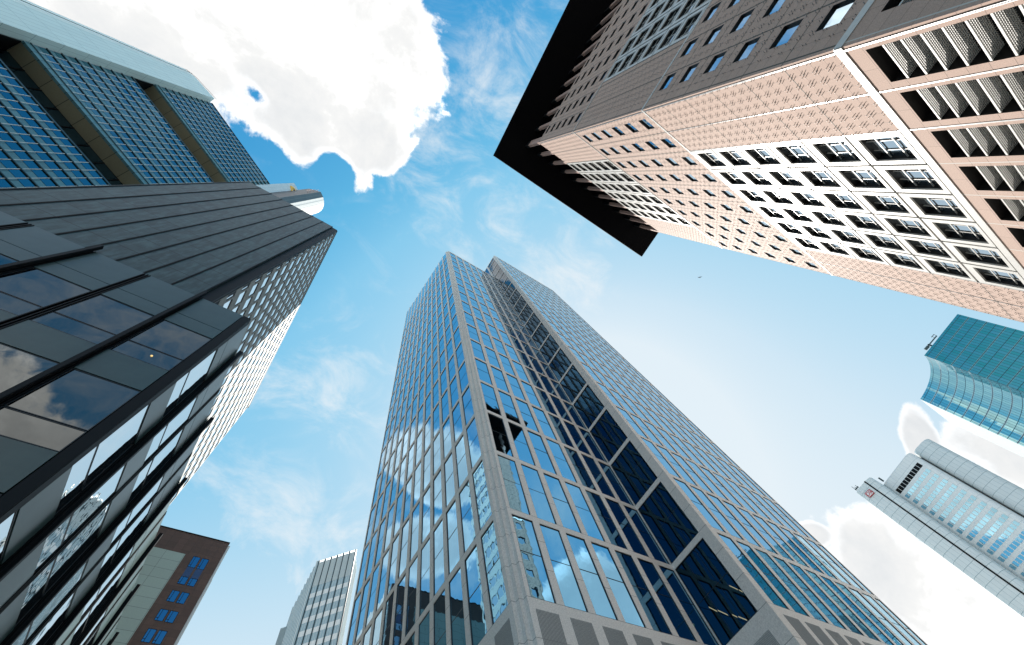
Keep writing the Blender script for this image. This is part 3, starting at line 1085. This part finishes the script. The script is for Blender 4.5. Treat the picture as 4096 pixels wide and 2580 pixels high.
def brown_window(w, h):
    a = MB(); ring(a, w, h, 0.07, -0.02, 0.03)
    a.box(LOC, -w * 0.22, -w * 0.22 + .09, .07, h - .07, -0.02, 0.02)
    a.box(LOC, -w / 2 + .07, -w * .22, h * .22, h * .22 + .09, -0.02, 0.02)
    b = MB(); b.rect(LOC, -w / 2 + .07, w / 2 - .07, .07, h - .07, 0.01)
    return [('window', a, M['black']), ('pane', b, M['brown_glass'])]


bsp = []
for z0, z1 in ((73.3, 75.75), (69.6, 71.2), (66.05, 68.25), (62.5, 64.6), (58.85, 61.1), (55.2, 57.4), (51.6, 53.8), (48, 50.2)):
    for u0 in (-5.05, -3.35): bsp.append((FW, u0 + (75 - z0) * -0.0, u0 + 1.38, z0, z1, 0.0))
sp_ = MB()
for u0 in (-5.05, -3.35): sp_.box(FW, u0 + .05, u0 + 1.33, 71.2, 73.3, -0.02, 0.015)
sp_.build('spandrel', M['spandrel'], brown)
windows(brown, bsp, brown_window, 'window', ['pane'])
edge = MB()
FS = Face((-0.75, 93.5), (1, 0))
edge.box(FS, 0.1, 0.3, 0, 80.0, 0.0, 0.42)
edge.box(FS, 0.9, 1.0, 0, 80.0, 0.0, 0.30)
edge.box(FS, 0.32, 0.36, 40, 72, 0.40, 0.52)
edge.build('glass_fin', simple('pale_glass_fin', (0.45, 0.50, 0.52), 0.2), brown)
bb = MB()
bb.prism([(-34.5, 94.15), (-0.80, 94.15), (-0.80, 128), (-34.5, 128)], 0, 80.4)
bb.build('side_wall', clad('grey_side', (0.42, 0.37, 0.35), (0.2, 0.18, 0.17), 2.4, 1.8, rough=0.7), brown)

# ------------------------------------------------------------------ triangular bank tower behind, upper left
M['bank_spandrel'] = clad('steel_blue_spandrel', (0.11, 0.25, 0.29), (0.02, 0.04, 0.05), 1.72, 0, 0, 0, 0.10, rough=0.35, speck=0.06, vary=0.14)
M['bank_pane'] = glass('deep_blue_pane', (0.10, 0.30, 0.38), 0.02, wave=0.006, wave_scale=0.3, refl=0.7)
M['bank_light'] = simple('pale_rail', (0.62, 0.68, 0.68), 0.35)
M['bank_clad'] = clad('pale_turquoise_panel', (0.66, 0.84, 0.82), (0.30, 0.46, 0.46), 1.25, 7.4, 0, 4.0, 0.07, 0.12, rough=0.35, speck=0.02, vary=0.05)
M['soffit'] = clad('olive_soffit', (0.26, 0.26, 0.18), (0.06, 0.06, 0.05), 4.2, 0, 0, 0, 0.12, rough=0.6, vary=0.06)
M['pale_clad'] = clad('pale_blue_panel', (0.68, 0.78, 0.80), (0.36, 0.46, 0.50), 1.5, 2.0, 0, 0, 0.07, 0.07, rough=0.35, speck=0.03, vary=0.06)
bank = thing('bank_tower', 'blue glass bank tower with deep dark slots and a yellow emblem near its top', 'skyscraper', (-80, 45, 0))
NB = Vector((0.515, -0.857)).normalized()
FQ = Face((-61.6 * NB.x * 1.0, 0), NB)
# plane at 63.25 m from the camera foot, measured along its normal
FQ.o = -NB * 63.25
SL = -62.3                                   # left end of the glass face
SR = -28.2
blocks = [(165.0, 200.3, 9), (120.8, 154.2, 8), (62.0, 109.2, 11)]
bsk, brail = MB(), MB()
bpan, blight = [], MB()
BW = 1.72
for z0, z1, nf in blocks:
    zlow = z0 + (1.6 if z0 > 70 else 0)
    fh = (z1 - zlow) / nf
    bsk.box(FQ, SL, SR, z0, zlow, -0.6, 0.05)
    n = int((SR - SL) / BW)
    for j in range(nf):
        a, b = zlow + fh * j, zlow + fh * (j + 1)
        bsk.box(FQ, SL, SR, a, a + fh * 0.42, -0.5, 0.0)
        bsk.box(FQ, SL, SR, a + fh * 0.42, b - .002, -0.5, -0.22)
        for i in range(n):
            u = SL + BW * i
            if u < SR - .5: bpan.append((FQ, u + 0.14, u + BW - 0.14, a + fh * 0.44, b - 0.1, 0.02))
    for i in range(n + 1):
        u = SL + BW * i
        brail.box(FQ, u - 0.06, u + 0.06, zlow, z1, -0.45, 0.10)
    for j in range(nf + 1):
        a = zlow + fh * j
        blight.box(FQ, SL, SR, a - 0.16, a + 0.10, -0.4, 0.22)
    blight.box(FQ, SL - .02, SR, z1, z1 + 0.35, -0.6, 0.2)
bsk.build('spandrel', M['bank_spandrel'], bank)
brail.build('mullion', M['bank_light'], bank)
blight.build('floor_rail', simple('teal_rail', (0.02, 0.05, 0.06), 0.35), bank)


def bank_window(w, h):
    b = MB(); b.box(LOC, -w / 2, w / 2, 0, h, -0.18, 0.0)
    return [('window', b, M['bank_pane'])]


windows(bank, bpan, bank_window, 'window', [])
slot_glass = glass('slot_glass', (0.10, 0.25, 0.42), 0.02, wave=0.006, wave_scale=0.2, refl=0.8)
for z0, z1 in ((154.6, 165.0), (109.6, 120.8)):
    slot, slotg = MB(), MB()
    # sloped soffit, dark inner wall, recessed glazing
    slot.quad([FQ.at(SL, z1, 0.02), FQ.at(SR, z1, 0.02), FQ.at(SR, z1 + .2, -4.2), FQ.at(SL, z1 + .2, -4.2)][::-1], 0, [(SL, 0), (SR, 0), (SR, 4), (SL, 4)][::-1])
    slotg.rect(FQ, SL, SR, z0 - 1, z1, -4.2)
    for i in range(0, 9):
        u = SL + 4.2 * i
        slot.box(FQ, u - .1, u + .1, z0, z1, -4.25, -4.0, 1)
    for k in (0.33, 0.66): slot.box(FQ, SL, SR, z0 + (z1 - z0) * k - .06, z0 + (z1 - z0) * k + .06, -4.26, -4.05, 1)
    slot.box(FQ, SL - 1.0, SL, z0, z1, -6, -0.4, 1)
    gs = slot.build('garden_slot', [M['soffit'], M['black']], bank)
    slotg.build('slot_glazing', slot_glass, gs)
# pale clad corner wall, left
K = 198.3
A1, A0 = Vector((-0.4305, 0.1003)) * K, Vector((-0.4743, 0.0831)) * K
A1b = A1 - NB * 2.6 + Vector((0.3, 0.2))
d0 = (A0 - A1).normalized()
cw = MB()
ppts = [tuple(A1), tuple(A1b), tuple(A1b + Vector((-10, 14))), tuple(A0 + d0 * 9 + Vector((-2, 16))), tuple(A0 + d0 * 6.2 + Vector((-1.8, 2.8))), tuple(A0 + d0 * 3.2 + Vector((-.55, .55))), tuple(A0)]
cw.prism(ppts, 40, [199.6, 199.6, 200, 200, 200, 200, 200.2])
cw.build('corner_wall', M['bank_clad'], bank)
hand = MB()
for a, b in zip([A1, A0, A0 + d0 * 3.2 + Vector((-.55, .55))], [A0, A0 + d0 * 3.2 + Vector((-.55, .55)), A0 + d0 * 6.2 + Vector((-1.8, 2.8))]):
    hand.tube((a.x, a.y, 201.2), (b.x, b.y, 201.2), 0.06)
hand.tube((A0.x - .9, A0.y - .55, 60), (A0.x - .9, A0.y - .55, 200), 0.07)
hand.build('cleaning_rail', M['black'], bank)
# tall shaft with the emblem
B0, B1 = Vector((-56.9, 39.85)), Vector((-49.5, 45.4))
nb2 = Vector(((B1 - B0).y, -(B1 - B0).x)).normalized()
FL = Face(tuple(B0), nb2)
wl = (B1 - B0).length
shaft = MB()
shaft.box(FL, 0, wl, 60, 234.6, -9, 0.0)
shaft.build('emblem_wall', M['pale_clad'], bank)
emb = MB()
outer = [(1.40, 226.0), (2.05, 228.7), (4.14, 229.6), (5.44, 230.2), (7.25, 227.0), (6.58, 225.8), (5.53, 223.3), (3.85, 223.5)]
inner = [(2.55, 226.1), (3.1, 228.0), (4.3, 228.55), (4.95, 228.4), (6.0, 226.2), (5.7, 225.7), (5.2, 224.9), (4.2, 224.9)]
for i in range(8):
    k = (i + 1) % 8
    o0, o1, n1, n0 = outer[i], outer[k], inner[k], inner[i]
    emb.quad([FL.at(*q, 0.45) for q in (o0, n0, n1, o1)])
    emb.quad([FL.at(*o0, 0.0), FL.at(*o0, 0.45), FL.at(*o1, 0.45), FL.at(*o1, 0.0)])
    emb.quad([FL.at(*n0, 0.45), FL.at(*n0, 0.0), FL.at(*n1, 0.0), FL.at(*n1, 0.45)])
emb.build('emblem', simple('yellow_enamel', (0.95, 0.55, 0.03), 0.4), bank)
strp = MB()
strp.box(FL, wl, wl + 1.6, 150, 213.5, -6, -0.5)
strp.build('glass_strip', glazed('pale_strip_glass', (0.55, 0.75, 0.82), (0.7, 0.75, 0.75), 0.8, 2.4, w=0.15, vary=0.2), bank)
# rounded stair core
cyl = MB()
KC = 253.3
arc = [(-48.2, 40.4), (-45.95, 42.35)]
c0 = Vector((-50.6, 47.8))
r0 = (Vector(arc[1]) - c0).length
a0 = math.atan2(42.35 - c0.y, -45.95 - c0.x)
pts = [arc[1]]
for i in range(1, 13):
    a = a0 + (R(38) - a0) * i / 12
    pts.append((c0.x + 6.9 * math.cos(a), c0.y + 7.0 * math.sin(a)))
s_ = 0
for p, q in zip(pts, pts[1:]):
    w = math.hypot(q[0] - p[0], q[1] - p[1])
    cyl.quad([(*p, 60), (*q, 60), (*q, 255), (*p, 255)], 0, [(s_, 60), (s_ + w, 60), (s_ + w, 255), (s_, 255)])
    s_ += w
cyl.quad([(*arc[0], 255), (*arc[1], 255)] + [(*p, 255) for p in pts[1:]] + [(-56, 52, 255), (-54, 42, 255)])
cyl.quad([(*pts[-1], 60), (-56, 52, 60), (-56, 52, 255), (*pts[-1], 255)])
cyl.build('stair_core', clad('white_core_panel', (0.60, 0.62, 0.60), (0.25, 0.27, 0.27), 1.5, 0, 0, 0, 0.16, rough=0.45, speck=0.05, vary=0.0), bank)
blk = MB()
for p, q, nm in ((arc[0], arc[1], 0), ((-54, 42), arc[0], 0)):
    blk.quad([(*p, 60), (*q, 60), (*q, 255), (*p, 255)], 0, [(0, 60), (3, 60), (3, 255), (0, 255)])
blk.build('dark_core_panel', clad('charcoal_panel', (0.030, 0.036, 0.036), (0.10, 0.12, 0.12), 1.5, 9, 0, 0, 0.1, rough=0.4, vary=0.3), bank)
mast = MB()
for k, (dx, zz) in enumerate(((0.0, 247), (-0.2, 241), (-.1, 234), (0, 229))):
    mast.tube((-48.4 + dx, 40.2, zz), (-48.9 + dx, 39.4 - .2 * k, zz + 1.5), 0.12)
    mast.tube((-48.9 + dx, 39.4 - .2 * k, zz - 2), (-48.9 + dx, 39.4 - .2 * k, zz + 5), 0.10, r2=0.05)
mast.build('antenna', simple('antenna_metal', (0.25, 0.16, 0.15), 0.5), bank)
bq = MB()
pb = [FQ.at(SL + .2, 0, -0.7), FQ.at(SL + .2, 0, -16), FQ.at(SR - .2, 0, -16), FQ.at(SR - .2, 0, -0.7)]
for z0, z1 in ((0, 109.0), (121.2, 154.0), (165.4, 200.0)): bq.prism([(p[0], p[1]) for p in pb][::-1], z0, z1)
pc = [FQ.at(SL + .2, 0, -4.6), FQ.at(SL + .2, 0, -16), FQ.at(SR - .2, 0, -16), FQ.at(SR - .2, 0, -4.6)]
for z0, z1 in ((109.2, 121.0), (154.2, 165.2)): bq.prism([(p[0], p[1]) for p in pc][::-1], z0, z1)
bq.build('body', M['matt_black'], bank)  # inner core added to block light behind the glass face

# ------------------------------------------------------------------ striped tower behind the middle one
M['stripe_pane'] = simple('grey_blue_pane', (0.34, 0.45, 0.49), 0.25)
euro = thing('striped_tower', 'pale high-rise with white bands and dark ribs, half hidden behind the grey gridded tower', 'skyscraper', (40, 180, 0))
E0, E1 = Vector((36.25, 172.7)), Vector((48.3, 161.0))
nE = Vector(((E1 - E0).y, -(E1 - E0).x)).normalized()
FE2 = Face(tuple(E0), nE)
wE = (E1 - E0).length
KE = 149.7
eb, ebl, erib = MB(), MB(), MB()
NBE = 6
bwE = wE / NBE
zc0 = 1.7 + 148 * 0.914
fE = 148 * 0.0345
for j in range(24):
    zt = zc0 - fE * j
    ebl.box(FE2, 0, wE, zt - fE * 0.60, zt, -0.5, 0.0)
    eb.box(FE2, 0, wE, zt - fE + .005, zt - fE * 0.60 - .005, -0.5, 0.03)
for i in range(NBE + 1):
    u = bwE * i
    erib.box(FE2, u - 0.22, u + 0.22, 10, KE, -0.3, 0.22)
    if i < NBE:
        for k in range(1, 3): eb.box(FE2, u + bwE * k / 3 - .04, u + bwE * k / 3 + .04, 10, zc0, -0.3, 0.06)
# crown of close vertical ribs
crown = MB()
ebl.box(FE2, 0, wE, zc0 + .01, KE - 0.6, -0.6, -0.3)
for i in range(NBE):
    for k in range(5):
        u = bwE * i + bwE * (k + 0.75) / 5.4
        crown.box(FE2, u - 0.13, u + 0.13, zc0, KE, -0.2, 0.12)
# saw-tooth left flank
s0, s1 = Vector((36.25, 172.7)), Vector((37.0, 201.5))
teeth = 9
prev = s0
for i in range(teeth):
    a = s0 + (s1 - s0) * (i / teeth)
    b = s0 + (s1 - s0) * ((i + 1) / teeth)
    m_ = a + Vector((-0.95, 0.5))
    for p, q, dst in ((m_, a, ebl), (b, m_, eb)):
        w = (q - p).length
        dst.quad([(p.x, p.y, 5), (q.x, q.y, 5), (q.x, q.y, KE - .4 * i), (p.x, p.y, KE - .4 * i)], 0, [(0, 5), (w, 5), (w, KE), (0, KE)])
    crown.tube((m_.x, m_.y, 5), (m_.x, m_.y, KE - .4 * i), 0.16, n=5)
# right flank seen edge-on
FE3 = Face(tuple(E1), (nE.x * 0.2 + 0.98, nE.y * .2 - .2))
for k in range(5): crown.box(FE3, 0.5 + k * 0.9, 0.8 + k * 0.9, 10, KE - 1.5 - k, -0.5, 0.25 + .3 * k)
for j in range(24):
    zt = zc0 - fE * j
    eb.box(FE3, 0, 6, zt - fE + .005, zt - fE * 0.6, -0.5, 0.2)
ebl.box(FE3, 0, 6, 10, KE - 4, -0.6, 0.0)
lowc = MB()
L0, L1 = Vector((30.1, 176.5)) * 1.13, Vector((32.2, 174.7)) * 1.13
FE4 = Face(tuple(L0), nE)
for k in range(9):
    lowc.box(FE4, k * 0.42, k * 0.42 + 0.2, 10, 137, -0.2, 0.1)
ebl.box(FE4, 0, 3.8, 10, 136.5, -4, -0.1)
ebl.build('glass_band', M['stripe_pane'], euro)
eb.build('white_band', simple('white_band', (0.72, 0.74, 0.73), 0.5), euro)
erib.build('rib', simple('dark_teal_rib', (0.02, 0.04, 0.045), 0.4), euro)
crown.build('crown_rib', simple('pale_rib', (0.66, 0.73, 0.73), 0.4), euro)
lowc.build('wing_rib', simple('grey_rib', (0.42, 0.48, 0.48), 0.4), euro)
eq = MB()
i0 = E0 - nE * 0.9
i1 = E1 - nE * 0.9
eq.prism([tuple(i0), tuple(i1), (i1.x, 201), (s1.x + .3, 201)], 0, KE - 5)
eq.build('body', M['stripe_pane'], euro)  # added core, keeps light from passing through the tower

# ------------------------------------------------------------------ curved teal glass tower, far right
K = 188.0
M['teal_flat'] = glazed('teal_curtain_wall', (0.13, 0.42, 0.37), (0.02, 0.07, 0.08), 1.62, 4.45, 0, 5.6, 0.16, 0.30, double=0.9, dbl_col=(0.20, 0.38, 0.40), vary=0.75, alt=(0.28, 0.46, 0.48), wave=0.01, rough=0.08)
M['teal_curve'] = glazed('blue_curved_wall', (0.36, 0.64, 0.66), (0.02, 0.08, 0.12), 1.62, 4.45, 0, 5.6, 0.16, 0.30, double=0.9, dbl_col=(0.42, 0.58, 0.62), vary=0.35, alt=(0.10, 0.28, 0.42), wave=0.02, rough=0.05)
teal = thing('curved_tower', 'teal glass tower with one flat side and one inward curving side, at the right edge', 'skyscraper', (350, -60, 0))
P0, P1 = Vector((1.7257, -0.5625)) * K, Vector((1.7416, -0.3936)) * K
TZ = 1.7 + K
tf = MB()
w = (P1 - P0).length
tf.quad([(P1.x, P1.y, 0), (P0.x, P0.y, 0), (P0.x, P0.y, TZ), (P1.x, P1.y, TZ)], 0, [(0, 0), (w, 0), (w, TZ), (0, TZ)])
tf.build('flat_glazing', M['teal_flat'], teal)
cc = Vector((1.742, -0.2385)) * K
cr = 0.155 * K
tc = MB()
cp = [tuple(P1)] + [(cc.x + cr * math.cos(a), cc.y + cr * math.sin(a)) for a in [R(-86 + 74 * i / 22) for i in range(23)]]
s_ = 0
for p, q in zip(cp, cp[1:]):
    w = math.hypot(q[0] - p[0], q[1] - p[1])
    tc.quad([(*q, 0), (*p, 0), (*p, TZ), (*q, TZ)], 0, [(s_ + w, 0), (s_, 0), (s_, TZ), (s_ + w, TZ)])
    s_ += w
tc.build('curved_glazing', M['teal_curve'], teal)
tr = MB()
tr.quad([(*p, TZ) for p in [tuple(P0)] + cp][::-1] + [] if False else [(*p, TZ) for p in [tuple(P0)] + cp + [(400, cp[-1][1]), (400, P0.y)]])
tr.quad([(cp[-1][0], cp[-1][1], 0), (400, cp[-1][1], 0), (400, cp[-1][1], TZ), (cp[-1][0], cp[-1][1], TZ)][::-1])
tr.quad([(P0.x, P0.y, 0), (400, P0.y, 0), (400, P0.y, TZ), (P0.x, P0.y, TZ)])
tr.build('side_wall', simple('pale_edge', (0.5, 0.56, 0.56), 0.5), teal)
crane = thing('roof_crane', 'small dark maintenance crane standing on the edge of the teal tower roof', 'crane', (P1.x + 1, P1.y - 6, TZ))
cm = simple('crane_steel', (0.02, 0.05, 0.06), 0.5)
x0, y0 = 1.716 * K, -0.428 * K
x1, y1 = 1.7045 * K, -0.474 * K
c = MB(); c.tube((P1.x + 1, y0 - 1.5, TZ), (P1.x + 1, y0 - 1.5, TZ + 3.2), 0.55); c.build('mast', cm, crane)
c = MB(); c.tube((P1.x + 1, y0 + .5, TZ + 2.6), (P1.x + 0.6, y1, TZ + 2.6), 0.38); c.build('jib', cm, crane)
c = MB(); c.tube((P1.x + 1, y0 + 2.4, TZ + 2.4), (P1.x + 1, y0 - .6, TZ + 2.4), 1.0, n=4); c.build('counterweight', cm, crane)
c = MB()
for yy_ in (y1, y1 + 1.6): c.tube((P1.x + 0.6, yy_, TZ + 2.4), (P1.x + 0.6, yy_ - .3, TZ + 4.4), 0.16)
c.tube((P1.x + .6, y1 - .5, TZ + 4.4), (P1.x + .6, y1 + 2.0, TZ + 4.4), 0.2)
c.build('cradle', cm, crane)

# ------------------------------------------------------------------ silver twin-core tower, lower right
K = 150.0
silver = thing('silver_tower', 'silver high-rise with rounded corners, rows of square blue windows and a red lettered sign', 'skyscraper', (325, -2, 0))
M['silver'] = clad('silver_panel', (0.68, 0.74, 0.74), (0.22, 0.32, 0.34), 2.1, 4.125, 0, 0.0, 0.07, 0.16, rough=0.4, speck=0.02, vary=0.05)
M['silver_white'] = clad('white_panel', (0.80, 0.83, 0.82), (0.36, 0.44, 0.46), 1.95, 4.125, 0, 1.9, 0.05, 0.10, rough=0.45, speck=0.02, vary=0.03)
M['silver_glass'] = glass('sky_blue_glass', (0.36, 0.64, 0.76), 0.02, wave=0.01, wave_scale=0.3)
SZ = 1.7 + K


def rounded(pts, r, n=6):
    """Round the corners of a plan polygon."""
    out = []
    m = len(pts)
    for i in range(m):
        p, c_, q = Vector(pts[i - 1]), Vector(pts[i]), Vector(pts[(i + 1) % m])
        a, b = c_ + (p - c_).normalized() * r, c_ + (q - c_).normalized() * r
        for k in range(n + 1):
            t = k / n
            out.append(tuple(a * (1 - t) ** 2 + c_ * 2 * t * (1 - t) + b * t * t))
    return out


core = MB()
core.prism(rounded([(1.995 * K, 0.158 * K), (1.99 * K, 0.073 * K), (2.25 * K, 0.073 * K), (2.25 * K, 0.158 * K)], 3.2), 0, SZ)
core.prism(rounded([(2.088 * K, -0.098 * K), (2.088 * K, -0.173 * K), (2.30 * K, -0.190 * K), (2.30 * K, -0.098 * K)], 4.0), 0, SZ)
core.build('service_core', M['silver'], silver)
slotm = MB()
FX = Face((1.992 * K, 0.0), (-1, 0))
slotm.box(FX, -0.1035 * K, -0.0985 * K, 10, SZ + .1, -1.0, 0.28)
slotm.build('core_slot', M['black'], silver)
main = MB()
mp = [(2.083 * K, 0.0805 * K), (2.054 * K, -0.088 * K), (2.20 * K, -0.104 * K), (2.25 * K, 0.07 * K)]
main.prism(rounded(mp, 3.4), 0, SZ - 1)
main.build('office_block', M['silver_white'], silver)
ma, mb_ = Vector(mp[0]), Vector(mp[1])
dm = (mb_ - ma).normalized()
FM = Face(tuple(ma), (dm.y, -dm.x) if (dm.y, -dm.x)[0] < 0 else (-dm.y, dm.x))
wm = (mb_ - ma).length
wsp, dsp = [], []
ncol = 10
for j in range(30):
    zb = 1.7 + K * (0.9125 - 0.0275 * j) - 1.15
    for i in range(ncol):
        u = 2.6 + (wm - 5.2) * i / ncol
        wsp.append((FM, u + .22, u + (wm - 5.2) / ncol - .22, zb, zb + 2.2, 0.05))
for i in range(ncol):
    u = 2.4 + (wm - 4.8) * i / ncol
    dsp.append((FM, u + .12, u + (wm - 4.8) / ncol - .12, 1.7 + K * 0.943 - 1.5, 1.7 + K * 0.943 + 1.3, 0.05))


def silver_window(w, h):
    b = MB(); b.box(LOC, -w / 2, w / 2, 0, h, -0.3, 0.0)
    return [('window', b, M['silver_glass'])]


def plant_opening(w, h):
    b = MB(); b.box(LOC, -w / 2, w / 2, 0, h, -0.3, 0.0)
    return [('plant_opening', b, M['black'])]


windows(silver, wsp, silver_window, 'window', [])
windows(silver, dsp, plant_opening, 'plant_opening', [])
# red lettered sign
sg = MB()
FG = Face((1.9905 * K, 0.0), (-1, 0))
ua, ub = -0.1400 * K, -0.1140 * K
za, zb = 1.7 + K * 0.951, 1.7 + K * 0.972
red = simple('red_enamel', (0.42, 0.02, 0.03), 0.5)
wht = simple('white_enamel', (0.8, 0.8, 0.8), 0.5)
sg.box(FG, ua, ub, za, zb, 0.02, 0.30, 0)
t_ = 0.36
sg.box(FG, ua + t_, ub - t_, za + t_, zb - t_, 0.30, 0.36, 1)
sign = sg.build('sign', [red, wht], silver)
cu = bpy.data.curves.new('letters', 'FONT')
cu.body = 'DB'
cu.align_x, cu.align_y = 'CENTER', 'CENTER'
cu.size = 2.6
cu.extrude = 0.04
lo = bpy.data.objects.new('letters', cu)
COL.objects.link(lo)
bpy.context.view_layer.update()
dg = bpy.context.evaluated_depsgraph_get()
lme = bpy.data.meshes.new_from_object(lo.evaluated_get(dg))
bpy.data.objects.remove(lo)
lobj = bpy.data.objects.new('letters', lme)
lme.materials.clear()
lme.materials.append(red)
COL.objects.link(lobj)
lobj.parent = sign
lobj.location = Vector(FG.at((ua + ub) / 2, (za + zb) / 2, 0.42)) - silver.location
lobj.rotation_euler = (R(90), 0, FG.ang)
ant = MB()
for y_, h in ((0.148, 3.4), (0.142, 2.2), (0.135, 2.6)):
    ant.tube((2.0 * K, y_ * K, SZ - .5), (2.0 * K - .6, y_ * K, SZ + h), 0.14, n=6)
ant.tube((2.0 * K, 0.15 * K, SZ + 1.2), (2.0 * K - .3, 0.132 * K, SZ + 1.2), 0.35, n=6)
ant.tube((2.07 * K, 0.06 * K, SZ - 1), (2.06 * K, 0.06 * K, SZ + 1.4), 0.5, n=6)
ant.build('antenna', cm, silver)

# ------------------------------------------------------------------ bird
bird = MB()
bx, by_ = 0.0, 0.0
wv = (2800 - 2048, 1109 - 1290, 1596.5)
dv = Vector([AX[r][0] * wv[0] + AX[r][1] * wv[1] + AX[r][2] * wv[2] for r in range(3)])
bp = Vector((0, 0, CAM_H)) + dv / dv.z * 130
fw, rt = Vector((0.6, 0.75, 0.1)).normalized(), Vector((0.78, -0.62, 0.0)).normalized()
prof = [(-0.34, 0.02), (-0.2, 0.05), (0.0, 0.085), (0.16, 0.07), (0.22, 0.05), (0.28, 0.055), (0.33, 0.03), (0.38, 0.004)]
for (a, r1), (b, r2) in zip(prof, prof[1:]): bird.tube(bp + fw * a, bp + fw * b, r1, n=8, r2=r2)
for s in (-1, 1):
    root, wrist, tip = bp + rt * s * .06, bp + rt * s * .42 + fw * .10 + Vector((0, 0, .12)), bp + rt * s * .9 - fw * .12 + Vector((0, 0, .06))
    for dz in (0.0, 0.015):
        o_ = Vector((0, 0, dz))
        bird.quad([root + fw * .14 + o_, wrist + fw * .06 + o_, wrist - fw * .20 + o_, root - fw * .12 + o_])
        bird.quad([wrist + fw * .06 + o_, tip + o_, tip - fw * .05 + o_, wrist - fw * .20 + o_])
bird.quad([bp - fw * .32 + rt * .03, bp - fw * .32 - rt * .03, bp - fw * .50 - rt * .09, bp - fw * .50 + rt * .09])
tag(bird.build('bird', simple('dark_feather', (0.03, 0.035, 0.04), 0.7)), 'tiny dark bird gliding in open sky right of the roof plate', 'bird')
